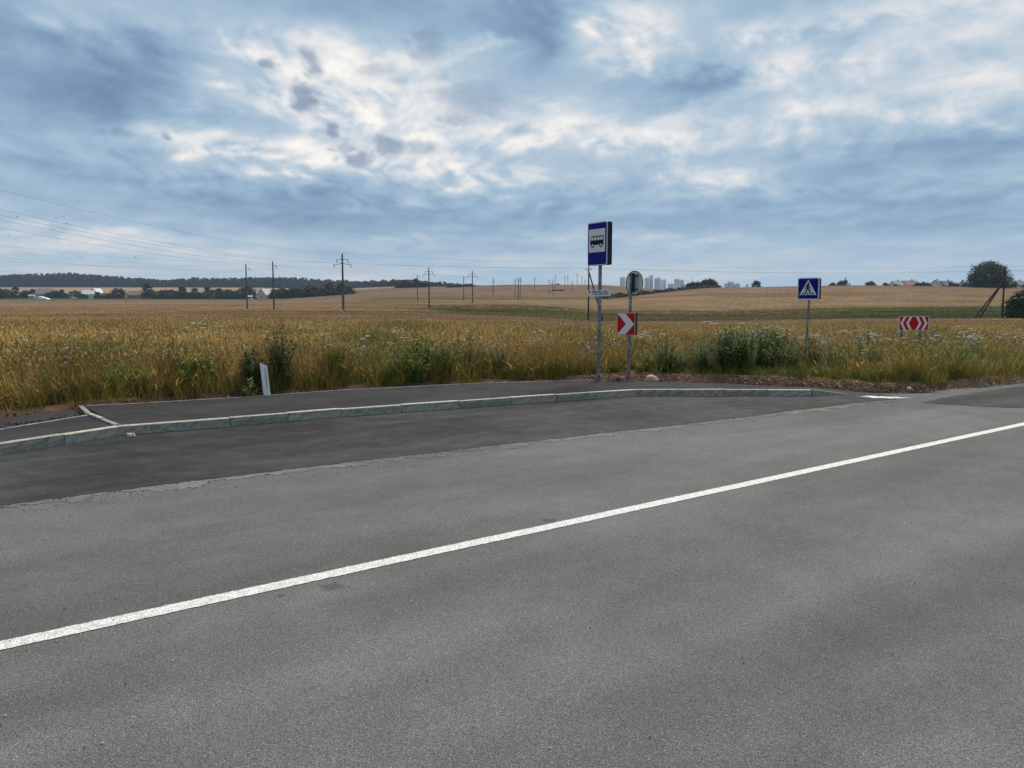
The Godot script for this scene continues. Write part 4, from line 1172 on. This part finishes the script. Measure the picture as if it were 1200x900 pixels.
func build_trees() -> void:
	M.crown = vmat(0.7, 0.06); M.bark = vmat(0.9)
	var dark := Color(.022, .036, .016); var mid := Color(.03, .045, .018)
	# the big tree on the crest and the bush by the strutted pole
	var t := tree("round_tree", "big round dark tree alone on the crest behind the strutted pole", "tree", 12.2, 21.0, -4.5, 260, 60, .42, Color(.020, .038, .014))
	t.position = at_ground(1154, 396.0)
	t.scale = Vector3(.95, .93, .9)
	t = tree("roadside_bush", "dark green bush next to the strutted wooden pole", "bush", 4.2, 6.4, -1.2, 130, 60, .17, Color(.026, .046, .017))
	t.position = at_ground(1204, 115.0)
	t = tree("lone_tree", "small round tree alone on the skyline before the crossing sign", "tree", 6.4, 5.4, -1.0, 70, 26, .32, dark)
	t.position = at_ground(884, 440.0) - Vector3(0, 2.6, 0)
	# copses on the far hill
	var K := [tree("far_tree", "", "tree", 9.0, 10.0, -.4, 70, 26, .5, dark, ""), tree("far_tree", "", "tree", 8.5, 12.0, -.6, 80, 26, .5, mid, ""), tree("far_tree", "", "tree", 10.5, 8.5, -.2, 64, 26, .48, Color(.02, .034, .02), "", .35), tree("far_tree", "", "tree", 6.5, 11.0, -.6, 70, 24, .45, mid, "")]
	var n := 0
	# hedgerow trees along the village: bearing, distance, height factor, width factor
	var V := []
	for x in [2, 10, 22]: V.append([x, 640, .9, .9, "tree at the near end of the village beside the pale cottage"])
	for x in [27, 33, 36, 42, 60, 66, 70, 76]: V.append([x, 655, .72, .9, "dark tree among the village houses before the white buildings"])
	V.append([92, 660, 1.0, 1.3, "broad rounded tree between the grey house and white buildings"])
	for x in [80, 100, 118, 126, 133]: V.append([x, 640, .5, 1.0, "low tree in front of the white village buildings"])
	V.append([142, 640, .95, 1.0, "taller tree just past the white village buildings"])
	V.append([176, 645, 1.2, 1.3, "tallest village tree beside the red-roofed house"])
	for k in 34:
		V.append([181 + k * 3.35 + sin(k * 5.0) * 1.3, 640 + 12.0 * sin(k * 2.1), .72 + .2 * sin(k * 1.7 + 1.0) + .1 * sin(k * 4.1), 1.0 + .15 * sin(k * 3.0), ["dark hedgerow tree next to the red-roofed house", "dark hedgerow tree midway between red-roofed and gabled houses", "dark hedgerow tree nearer the gabled house"][mini(k / 12, 2)]])
	V.append([293, 625, 1.18, 1.0, "taller hedgerow tree just before the gabled house"])
	for k in 22:
		V.append([323 + k * 4.0 + sin(k * 4.0) * 1.5, 560 + 8.0 * sin(k * 2.7), .72 + .18 * sin(k * 1.3) + .1 * sin(k * 3.7), 1.1, "dark dense tree next to the gabled house" if k < 7 else ("dark dense tree midway along the row past the gabled house" if k < 15 else "dark dense tree by the pole ending the hedgerow")])
	for q in V:
		var p := at_ground(q[0], q[1])
		var f: float = q[2] * rng.randf_range(.92, 1.06)
		copy(K[n % 4], (["rounded ", "broad ", "narrow ", "low "][n % 4] + String(q[4])) if String(q[4]).begins_with("dark") else q[4], p - Vector3(0, .4, 0), n * 1.7, Vector3(q[3] * f ** .4, f, q[3] * f ** .4), "trees of the village hedgerow").set_meta("category", "tree")
		n += 1
	# a clump and low thickets on the centre hill, a hedge climbing the near hill, bushes on the crest
	for k in 10:
		var p := at_ground(469 + k * 3.2, 690.0 + 8.0 * sin(k * 2.0))
		copy(K[n % 4], "dark tree in the clump on the distant tan hill", p - Vector3(0, .5, 0), n * 1.1, Vector3(.95, .62 + .18 * sin(k * 1.4), .95), "clump of trees on the hill").set_meta("category", "tree")
		n += 1
	for q in [[528, 620.0], [534, 620.0], [540, 622.0], [547, 622.0], [552, 622.0]]:
		copy(K[3], "low scrub bush on the tan hill past the clump", at_ground(q[0], q[1]) - Vector3(0, .4, 0), q[0], Vector3(.62, .38, .62), "scrub on the tan hill").set_meta("category", "bush")
	for q in [[648, 500.0], [651, 500.0], [655, 500.0], [658, 500.0]]:
		copy(K[3], "low dark scrub on the hillside below the far poles", at_ground(q[0], q[1]) - Vector3(0, .4, 0), q[0], Vector3(.4, .18, .4), "scrub below the far poles").set_meta("category", "bush")
	for k in 30:
		var f := k / 29.0
		var p := at_ground(708 + f * 132.0, lerpf(352.0, 432.0, f))
		copy(K[3], ["low bush at the foot of the hedge climbing the hill", "low bush midway up the hedge climbing the hill", "low bush near the top of the hedge climbing the hill"][k / 10], p - Vector3(0, .7 + 1.0 * f, 0), n * .9, Vector3(.62, .36 + .06 * sin(k * 2.0), .5), "hedge climbing the hill").set_meta("category", "bush")
		n += 1
	for q in [[806, .55, .8], [811, .62, .9], [816, .62, .9], [824, .72, 1.0], [829, .78, 1.1], [834, .7, .9]]:
		copy(K[1], "dark bush on the skyline beside the distant tower blocks", at_ground(q[0], 445.0) - Vector3(0, 1.6, 0), n, Vector3(q[2] * .5, q[1], q[2] * .5), "bushes on the crest").set_meta("category", "bush")
		n += 1
	for q in [[973, .5], [982, .62], [987, .7], [1014, .55], [1018, .6], [1034, .5], [1046, .4], [1072, .55], [1078, .6], [1083, .55], [1110, .6], [1116, .55], [1126, .5], [1185, .6], [1197, .55]]:
		copy(K[3], "bush on the crest between crossing sign and big round tree" if q[0] < 1150 else "bush on the crest past the big round tree", at_ground(q[0], 470.0) - Vector3(0, 1.0, 0), n, Vector3(.5, q[1] * 1.1, .5), "bushes on the crest").set_meta("category", "bush")
		n += 1
	for o in K:
		remove_child(o); o.free()
	# the wood along the skyline: one mass
	var root := stuff("forest", "dark blue-green wood along the skyline above the village", "wood")
	var kinds := [crown_geo(7.0, 17.0, .0, 30, 22, .9, Color(1, 1, 1)), crown_geo(8.0, 15.0, .0, 30, 22, .9, Color(1.1, 1.05, 1)), crown_geo(7.0, 17.5, .0, 30, 22, .85, Color(.85, .9, 1), .2)]
	var sp := []
	var prof := [[-120, 1.25], [0, 1.22], [50, 1.35], [85, 1.45], [130, 1.15], [165, .98], [200, .78], [230, 1.0], [260, .95], [340, 1.12], [400, 1.05], [440, .92], [500, .80], [560, .72], [600, .85], [645, .80]]
	for row in 7:
		var x := -110.0
		while x < 652.0:
			x += rng.randf_range(1.6, 3.4)
			var d := lerpf(1310.0, 1010.0, smoothstep(390.0, 470.0, x)) + row * 14.0 + rng.randf_range(-5, 5)
			var f := 1.0
			for k in prof.size() - 1:
				if x >= prof[k][0] and x < prof[k + 1][0]: f = lerpf(prof[k][1], prof[k + 1][1], (x - prof[k][0]) / (prof[k + 1][0] - prof[k][0]))
			var p := at_ground(x, d)
			var s: float = f * rng.randf_range(.78, 1.06) * lerpf(1.0, .72, smoothstep(400.0, 470.0, x))
			sp.append([p - Vector3(0, 1.0, 0), rng.randf() * TAU, Vector3(1.15, s * .98, 1.15), cup(Color(.022, .042, .026).lerp(Color(.038, .058, .026), rng.randf()), rng.randf_range(.8, 1.15))])
	scatter("forest_trees", kinds, sp, M.crown, root)
# ------------------------------------------------------------------ poles and wires
func power_pole(label: String, at: Vector2, top: float, r: float, kind: int, m: Material, group: String) -> Array:
	# returns the wire points, in the world
	var y0 := height(at.x, at.y)
	var h := top - y0
	var t := thing("power_pole", label, "utility pole", Vector3(at.x, y0, at.y), deg_to_rad(-9.0), group)
	var g := Geo.new(); g.rod(Vector3(0, -.6, 0), Vector3(0, h, 0), r, r * .62, 10); obj("shaft", g, m, t)
	var pts := []
	var arms := []
	if kind == 1: arms = [[-1, .9, 1.0, 0.0], [1, .9, 1.0, 0.0], [-1, 1.75, 1.55, .22], [1, 1.75, 1.55, .22]]
	elif kind == 2: arms = [[1, .75, .85, 0.0]]
	elif kind == 3: arms = [[-1, .8, .45, 0.0], [1, .8, .45, 0.0]]
	var k := h / 10.0 if kind != 3 else 1.0
	for a in arms:
		var y: float = h - a[1] * k; var x: float = a[0] * a[2] * k
		g = Geo.new()
		g.rod(Vector3(0, y + .25 * a[3] * 4.0, 0), Vector3(x * .5, y, 0), .045, .04, 5)
		g.rod(Vector3(x * .5, y, 0), Vector3(x, y, 0), .04, .04, 5)
		var arm := obj("crossarm", g, m, t)
		g = Geo.new()
		if kind == 3:
			g.rod(Vector3(x, y, 0), Vector3(x, y + .28, 0), .06, .045, 6)
			pts.append(t.transform * Vector3(x, y + .28, 0))
		else:
			g.rod(Vector3(x, y, 0), Vector3(x, y - .55 * k, 0), .05, .05, 6)
			for i in 3: g.rod(Vector3(x, y - (.15 + .15 * i) * k, 0), Vector3(x, y - (.2 + .15 * i) * k, 0), .1, .07, 7)
			pts.append(t.transform * Vector3(x, y - .55 * k, 0))
		obj("insulator", g, M.insulator, arm)
	g = Geo.new(); g.rod(Vector3(0, h, 0), Vector3(0, h + .16, 0), .04, .04, 6); g.rod(Vector3(0, h + .08, 0), Vector3(0, h + .2, 0), .09, .07, 7)
	obj("top_insulator", g, M.insulator, t)
	pts.append(t.transform * Vector3(0, h + .2, 0))
	return [t, pts]

func wire(label: String, pts: Array, sag: float, group: String, r := 0.008) -> void:
	var p := PackedVector3Array(); var rr := PackedFloat32Array()
	for k in pts.size() - 1:
		var a: Vector3 = pts[k]; var b: Vector3 = pts[k + 1]
		var s := sag * pow(a.distance_to(b) / 80.0, 2.0)
		for j in 14:
			var f := j / 14.0
			p.append(a.lerp(b, f) - Vector3.UP * s * 4.0 * f * (1.0 - f)); rr.append(r)
	p.append(pts[-1]); rr.append(r)
	var g := Geo.new(); g.tube(p, rr, 4, Color.WHITE, false)
	tag(obj("overhead_wire", g, M.wire), label, "wire", group)

func build_poles() -> void:
	var conc := mat(.085, .08, .08, 0.9); var wood := mat(.045, .036, .03, 0.9); var far := mat(.12, .12, .125, 0.9)
	M.insulator = mat(.10, .09, .09, 0.3); M.wire = mat(.05, .05, .055, 0.6)
	var P1 := "poles of the main power line"; var P2 := "poles of the side power lines"; var P3 := "far poles on the hill"
	# main line: one pole out of view to the left, then away over the hill
	var line := []
	for q in [["concrete pole of the main line near the road", -39.0, -50.0, 10.6, .17], ["concrete pole with two pairs of arms, past the hedgerow's end", -29.28, -134.0, 10.78, .22], ["dark pole standing alone before the clump on the tan hill", -20.49, -191.0, 11.32, .2], ["tall thin pole just past the clump on the tan hill", -12.43, -243.0, 13.01, .2], ["pole on the tan hill, in front of a close pair of poles", 2.75, -333.0, 14.47, .2]]:
		line.append(power_pole(q[0], Vector2(q[1], q[2]), q[3], q[4], 1, conc, P1)[1])
	var nm := ["lower outer wire", "lower inner wire", "upper outer wire", "upper inner wire", "top wire"]
	for k in 5:
		var w := []
		for q in line: w.append(q[k])
		wire("%s of the main power line crossing the sky" % nm[k], w, 1.1, "wires of the main power line")
	# two lines beside it
	for q in [["first", [["concrete pole of a side line near the road", -77.0, -47.0, 10.0], ["slim pole with one short arm, the farther of the two by the gabled house", -57.29, -167.0, 10.84], ["thin pole right beside the clump on the tan hill", -36.66, -300.0, 14.19]]], ["second", [["concrete pole of another side line by the road", -63.0, -51.0, 10.0], ["slim dark pole with one short arm right before the gabled house", -46.86, -152.0, 10.51], ["thin pole on the tan hill between the clump and low scrub", -20.04, -321.0, 14.54]]]]:
		var ln := []
		for s in q[1]: ln.append(power_pole(s[0], Vector2(s[1], s[2]), s[3], .19, 2, conc, P2)[1])
		for k in 2:
			var w := []
			for a in ln: w.append(a[k])
			wire("%s wire of the %s side power line by the village" % [["arm", "top"][k], q[0]], w, 1.2, "wires of the side power lines")
	# branch with wooden poles and struts
	var a1 := power_pole("dark wooden pole with one strut beside the bus stop sign", Vector2(11.78, -119.0), 8.21, .15, 3, wood, "strutted wooden poles")
	var a2 := power_pole("dark wooden pole with two slanting struts by the bush", Vector2(73.75, -116.0), 7.67, .16, 3, wood, "strutted wooden poles")
	var g := Geo.new(); g.rod(Vector3(2.4, -.4, -.6), Vector3(0.05, 7.6, 0), .14, .1, 8); obj("strut", g, wood, a1[0])
	for q in [Vector3(-4.6, -.4, .6), Vector3(-3.5, -.4, -.2)]:
		g = Geo.new(); g.rod(q, Vector3(-.05, 5.9, 0), .15, .11, 8); obj("strut", g, wood, a2[0])
	var out := Vector3(140, 7.5, -104)
	for k in 3:
		wire("%s wire of the branch line over the field" % ["outer", "inner", "top"][k], [line[1][[0, 1, 4][k]], a1[1][k], a2[1][k], out + Vector3(0, k * .3, k * .4)], .9, "wires of the branch line")
	# the rest, small on the hill
	var F := [[-9.47, -391.0, 16.27], [1.45, -375.0, 15.67], [4.49, -420.0, 18.04], [14.59, -500.0, 21.42], [20.61, -430.0, 17.25], [22.47, -425.0, 17.07], [31.44, -560.0, 25.01], [36.87, -540.0, 23.59], [43.27, -600.0, 26.68], [37.29, -480.0, 18.01], [52.21, -620.0, 28.86], [57.79, -640.0, 27.64], [62.16, -660.0, 25.57], [185.27, -430.0, 15.84], [156.73, -560.0, 20.73]]
	for q in F:
		var y0 := height(q[0], q[1]); var h: float = maxf(q[2] - y0, 5.0)
		var t := thing("far_power_pole", "thin far pole on the tan hill before the bus stop sign" if q[0] < 100 else "thin far pole on the skyline near the crossing sign", "utility pole", Vector3(q[0], y0, q[1]), 0.0, P3)
		g = Geo.new(); g.rod(Vector3(0, -.6, 0), Vector3(0, h, 0), .19, .13, 7); obj("shaft", g, far, t)
		g = Geo.new(); g.rod(Vector3(-.8, h - .9, 0), Vector3(.8, h - .9, 0), .06, .06, 4); g.rod(Vector3(-1.2, h - 1.9, 0), Vector3(1.2, h - 1.9, 0), .06, .06, 4); obj("crossarm", g, far, t)

# ------------------------------------------------------------------ houses and town
func house(label: String, px: float, d: float, w: float, dp: float, eave: float, ridge: float, turn: float, wall: Color, roof: Color, sink := 0.3) -> void:
	var p := at_ground(px, d)
	var t := thing("house", label, "house", p - Vector3(0, sink, 0), turn, "houses of the far villages")
	var g := Geo.new(); g.box(Vector3(0, eave * .5 - .3, 0), Vector3(w, eave + .6, dp))
	var wm := mat(wall.r, wall.g, wall.b, .9)
	for z in [-dp * .5, dp * .5]:
		pass
	for s in [-1, 1]:
		g.tri(Vector3(s * w * .5, eave, -dp * .5), Vector3(s * w * .5, ridge, 0), Vector3(s * w * .5, eave, dp * .5))
	obj("wall", g, wm, t)
	g = Geo.new()
	for s in [-1, 1]:
		var a := Vector3(0, ridge + .1, 0); var b := Vector3(0, eave - .25, s * (dp * .5 + .5))
		var nn := (b - a).cross(Vector3.RIGHT).normalized() * .12
		var x := w * .5 + .4
		for e in [1.0, -1.0]:
			g.quad(a + nn * e + Vector3(-x, 0, 0), a + nn * e + Vector3(x, 0, 0), b + nn * e + Vector3(x, 0, 0), b + nn * e + Vector3(-x, 0, 0))
		g.quad(b + nn + Vector3(-x, 0, 0), b + nn + Vector3(x, 0, 0), b - nn + Vector3(x, 0, 0), b - nn + Vector3(-x, 0, 0))
	var ro := obj("roof", g, mat(roof.r, roof.g, roof.b, .85), t)
	g = Geo.new(); g.box(Vector3(w * .2, ridge + .3, -.4), Vector3(.7, 1.3, .7)); obj("chimney", g, mat(.22, .12, .09, .9), ro)
	for k in 3:
		g = Geo.new(); g.box(Vector3((k - 1) * w * .3, eave * .55, dp * .5 + .01), Vector3(1.1, 1.3, .08)); obj("window", g, M.window, t)
	g = Geo.new(); g.box(Vector3(w * .5 + .01, eave * .55, dp * .12), Vector3(.08, 1.3, 1.1)); obj("window", g, M.window, t)
	g = Geo.new(); g.box(Vector3(-w * .5 - .01, eave * .55, 0), Vector3(.08, 1.3, 1.1)); obj("window", g, M.window, t)

func tower(label: String, x0: float, x1: float, top_row: float, d: float, dp: float, c: Color, cols: int, dark_cols: Array, cat := "apartment block") -> void:
	var w := (x1 - x0) / 900.0 * d
	var p := at_ground((x0 + x1) * .5, d)
	var h := 1.7 + (360.0 - top_row) / 900.0 * d - p.y
	var t := thing("tower_block", label, cat, p - Vector3(0, 1, 0), -atan2(p.x, -p.z), "distant town blocks")
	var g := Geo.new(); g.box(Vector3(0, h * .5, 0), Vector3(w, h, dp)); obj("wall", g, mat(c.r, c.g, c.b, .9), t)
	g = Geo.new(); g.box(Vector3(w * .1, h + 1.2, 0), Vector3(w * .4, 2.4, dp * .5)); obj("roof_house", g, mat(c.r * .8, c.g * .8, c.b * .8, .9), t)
	var floors := int(h / 3.0)
	for k in cols:
		var x := -w * .5 + w * (k + .5) / cols
		var cw := w / cols * .62
		if dark_cols.has(k):
			g = Geo.new(); g.box(Vector3(x, h * .47, dp * .5 + .3), Vector3(cw * 1.2, h * .9, .7)); obj("stair_bay", g, M.bay, t)
		else:
			g = Geo.new()
			for f in floors:
				g.box(Vector3(x, 1.6 + f * 3.0, dp * .5 + .02), Vector3(cw, 1.5, .1))
			var wn := obj("window_column", g, mat(.22, .24, .27, .3), t)
			wn.set_meta("kind", "stuff")

func build_buildings() -> void:
	M.window = mat(.09, .10, .12, .25); M.bay = mat(.26, .30, .42, .7)
	house("pale pinkish cottage among trees at the village edge", 21, 650, 8, 7, 2.6, 5.4, .3, Color(.42, .33, .30), Color(.16, .13, .12))
	house("small white outbuilding between village trees", 41.5, 650, 4.6, 4, 2.2, 3.4, .2, Color(.7, .7, .68), Color(.3, .28, .27))
	house("large grey-roofed house with pale gable in the village", 56, 660, 12, 9, 3.6, 8.2, .5, Color(.26, .22, .21), Color(.17, .15, .155))
	house("brick house with dull red roof next to the grey-roofed one", 66, 668, 8, 8, 3.4, 6.6, -.3, Color(.34, .24, .2), Color(.22, .12, .1))
	house("bright white village house with pale roof", 108, 655, 9, 8, 3.8, 7.0, .2, Color(.78, .78, .76), Color(.5, .5, .5))
	house("white house with steep roof beside the bright white one", 117, 660, 7, 8, 4.2, 8.4, 1.3, Color(.76, .76, .75), Color(.55, .55, .56))
	house("dark low shed in front of the white houses", 122, 646, 10, 6, 2.2, 4.6, -.1, Color(.10, .085, .08), Color(.07, .065, .065))
	house("house with rusty red roof beside the tallest village tree", 164, 655, 14, 8, 3.0, 6.4, .15, Color(.3, .22, .18), Color(.22, .12, .09))
	house("small white shed just before the gabled house", 295, 618, 3.4, 3, 2.4, 3.2, .1, Color(.7, .7, .68), Color(.4, .4, .4))
	house("gabled house with brick gable and light grey roof in the hedgerow", 313, 600, 8.5, 8.0, 3.4, 8.0, 1.15, Color(.50, .40, .36), Color(.36, .37, .38))
	house("white-walled house on the right crest with grey roof", 1047, 500, 6, 6, 3.0, 5.6, .2, Color(.62, .62, .62), Color(.25, .27, .29), 0.2)
	house("house with brown-red roof on the crest beside bushes", 1062, 505, 9, 7, 3.2, 6.2, .1, Color(.5, .42, .4), Color(.24, .13, .11), 0.2)
	house("dark-roofed house on the crest with white gable", 1094, 500, 9, 7, 3.2, 6.4, .8, Color(.6, .58, .56), Color(.10, .11, .13), 0.2)
	house("dark grey roofed house next to the white-gabled one", 1105, 500, 8, 7, 3.2, 6.0, .2, Color(.3, .3, .32), Color(.09, .10, .12), 0.2)
	house("grey-white house on the crest next to the big round tree", 1124, 505, 9, 7, 3.4, 6.4, 1.0, Color(.55, .55, .56), Color(.13, .14, .16), 0.2)
	house("grey house on the crest past the strutted pole", 1189, 500, 9, 7, 3.4, 6.6, .5, Color(.42, .43, .45), Color(.14, .15, .17), 0.2)
	# white fence and sheeting before the village
	var t := thing("village_fence", "long low white fence before the white village houses", "fence", at_ground(95, 642), .1)
	for k in 7:
		var g := Geo.new(); g.box(Vector3(-7.2 + k * 2.4, .7, 0), Vector3(2.3, 1.6, .1)); obj("panel", g, mat(.66, .66, .66, .8), t)
	t = thing("white_sheeting", "low white sheeting lying on the green strip before the village", "sheeting", at_ground(54.5, 590), -.1)
	var sg := Geo.new(); sg.prism(PackedVector2Array([Vector2(-4.2, -.2), Vector2(-3.9, 2.3), Vector2(-2.0, 2.1), Vector2(3.8, .5), Vector2(4.4, -.2)]), Vector3.ZERO, Basis.IDENTITY, -1.6, 1.6)
	obj("cover", sg, mat(.75, .76, .76, .6), t)
	# the town; part of its distance haze is put into the pale wall and window colours
	var pale := Color(.72, .74, .78)  # bluish pallor stands in for haze that the fog leaves out
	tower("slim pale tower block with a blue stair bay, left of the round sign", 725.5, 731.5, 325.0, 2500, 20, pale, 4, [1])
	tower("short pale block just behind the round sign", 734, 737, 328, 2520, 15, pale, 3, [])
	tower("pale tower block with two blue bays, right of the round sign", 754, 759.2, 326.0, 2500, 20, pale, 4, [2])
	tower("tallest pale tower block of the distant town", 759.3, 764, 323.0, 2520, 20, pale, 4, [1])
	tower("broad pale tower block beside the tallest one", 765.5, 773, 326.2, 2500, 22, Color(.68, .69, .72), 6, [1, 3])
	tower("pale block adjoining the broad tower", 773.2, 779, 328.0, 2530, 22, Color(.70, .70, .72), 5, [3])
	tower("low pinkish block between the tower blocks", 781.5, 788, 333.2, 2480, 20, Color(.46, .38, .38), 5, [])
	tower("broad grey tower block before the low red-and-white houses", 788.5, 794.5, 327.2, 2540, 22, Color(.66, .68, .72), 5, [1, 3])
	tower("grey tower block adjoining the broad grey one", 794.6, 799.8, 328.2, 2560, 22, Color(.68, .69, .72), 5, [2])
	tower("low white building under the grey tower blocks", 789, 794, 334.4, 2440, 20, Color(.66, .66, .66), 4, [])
	tower("low reddish building at the end of the distant town", 796, 801, 333.6, 2440, 20, Color(.44, .26, .25), 4, [])
	tower("small grey building before the skyline bushes", 803, 806, 332.5, 2440, 20, Color(.42, .42, .45), 3, [])
	tower("low pale building on the skyline past the bushes", 847, 856, 332.3, 2300, 20, Color(.52, .46, .45), 6, [])
	tower("small white building with higher part on the skyline", 852, 858, 330.6, 2330, 20, Color(.55, .53, .52), 4, [])
	tower("low building at the skyline near the lone tree", 858, 865, 333.0, 2310, 20, Color(.5, .45, .44), 5, [])
	tower("tiny grey building next to the lone tree", 872, 874.5, 333.5, 2300, 15, Color(.4, .4, .43), 2, [])
	# masts of the town
	for q in [["thin mast rising beside the grey tower blocks", 809.5, 325.0, 2300.0], ["short thin mast between the tower blocks", 781.3, 330.0, 2450.0]]:
		var p := at_ground(q[1], q[3])
		var h: float = 1.7 + (360.0 - q[2]) / 900.0 * q[3] - p.y
		t = thing("mast", q[0], "mast", p)
		var g := Geo.new(); g.rod(Vector3(0, -1, 0), Vector3(0, h, 0), .9, .35, 6); obj("shaft", g, mat(.3, .31, .34, .8), t)
		g = Geo.new(); g.rod(Vector3(-1.6, h * .8, 0), Vector3(1.6, h * .8, 0), .3, .3, 5); obj("platform", g, mat(.3, .31, .34, .8), t)

func build_birds() -> void:
	var m := mat(.03, .03, .032, .8)
	var B := [["small dark bird flying low at the picture's left edge", -97.0, 15.4], ["small bird gliding highest of those at far left", -95.0, 19.0], ["first of two small birds flying close together", -87.6, 18.7], ["second of two small birds flying close together", -86.5, 19.0], ["small bird flying just below the close pair", -85.6, 17.7], ["small bird flying under the highest wire at left", -88.3, 16.5], ["small bird low over the wood above the grey-roofed house", -83.2, 11.2], ["small bird low over the wood above the red-roofed house", -72.7, 11.3]]
	for q in B:
		var t := thing("bird", q[0], "bird", Vector3(q[1], q[2], -150.0), q[1] * 1.7, "birds over the field")
		var g := Geo.new()
		g.tube(PackedVector3Array([Vector3(0, 0, .17), Vector3(0, .01, .10), Vector3(0, 0, 0), Vector3(0, -.005, -.09), Vector3(0, 0, -.2)]), PackedFloat32Array([.008, .035, .05, .03, .012]), 8)
		for s in [-1, 1]:
			g.tri(Vector3(s * .03, .02, .07), Vector3(s * .24, .10, .05), Vector3(s * .03, .02, -.06)); g.tri(Vector3(s * .24, .10, .05), Vector3(s * .42, .06, -.06), Vector3(s * .03, .02, -.06))
		g.tri(Vector3(-.05, 0, -.28), Vector3(0, .005, -.12), Vector3(.05, 0, -.28))
		obj("body", g, m, t)
func _ready() -> void:
	rng.seed = 7
	noise_a.seed = 3; noise_a.frequency = 0.05; noise_a.fractal_octaves = 4
	noise_b.seed = 8; noise_b.frequency = 0.05; noise_b.fractal_octaves = 4
	noise_c.seed = 15; noise_c.frequency = 0.02; noise_c.fractal_octaves = 3
	# camera
	var cam := Camera3D.new()
	cam.name = "camera"; add_child(cam)
	cam.position = Vector3(0, 1.7, 0)
	cam.rotation_degrees = Vector3(-5.7106, 0, 0)
	cam.fov = 53.13; cam.near = 0.05; cam.far = 12000.0
	cam.current = true
	# sky and air
	var env := Environment.new()
	env.background_mode = Environment.BG_SKY
	env.sky = make_sky()
	env.background_energy_multiplier = 0.73
	env.tonemap_mode = Environment.TONE_MAPPER_LINEAR
	env.tonemap_exposure = 1.46
	env.sdfgi_enabled = true; env.ssao_enabled = true; env.ssil_enabled = true
	env.fog_enabled = true; env.fog_density = 0.00012; env.fog_light_color = Color(.72, .80, .90)
	var we := WorldEnvironment.new()
	we.name = "world_environment"; we.environment = env; add_child(we)
	# the sun behind thin cloud, high ahead and a little to the left
	var sun := DirectionalLight3D.new()
	sun.name = "sun"; add_child(sun)
	sun.rotation_degrees = Vector3(-52, 160, 0)
	sun.light_energy = 1.2; sun.light_angular_distance = 18.0
	sun.light_color = Color(1.0, .96, .90); sun.shadow_enabled = true
	materials()
	build_ground()
	build_road()
	build_pavement()
	build_markings()
	build_buildings()
	build_trees()
	build_poles()
	build_signs()
	build_crop()
	build_weeds()
	build_soil()
	build_birds()
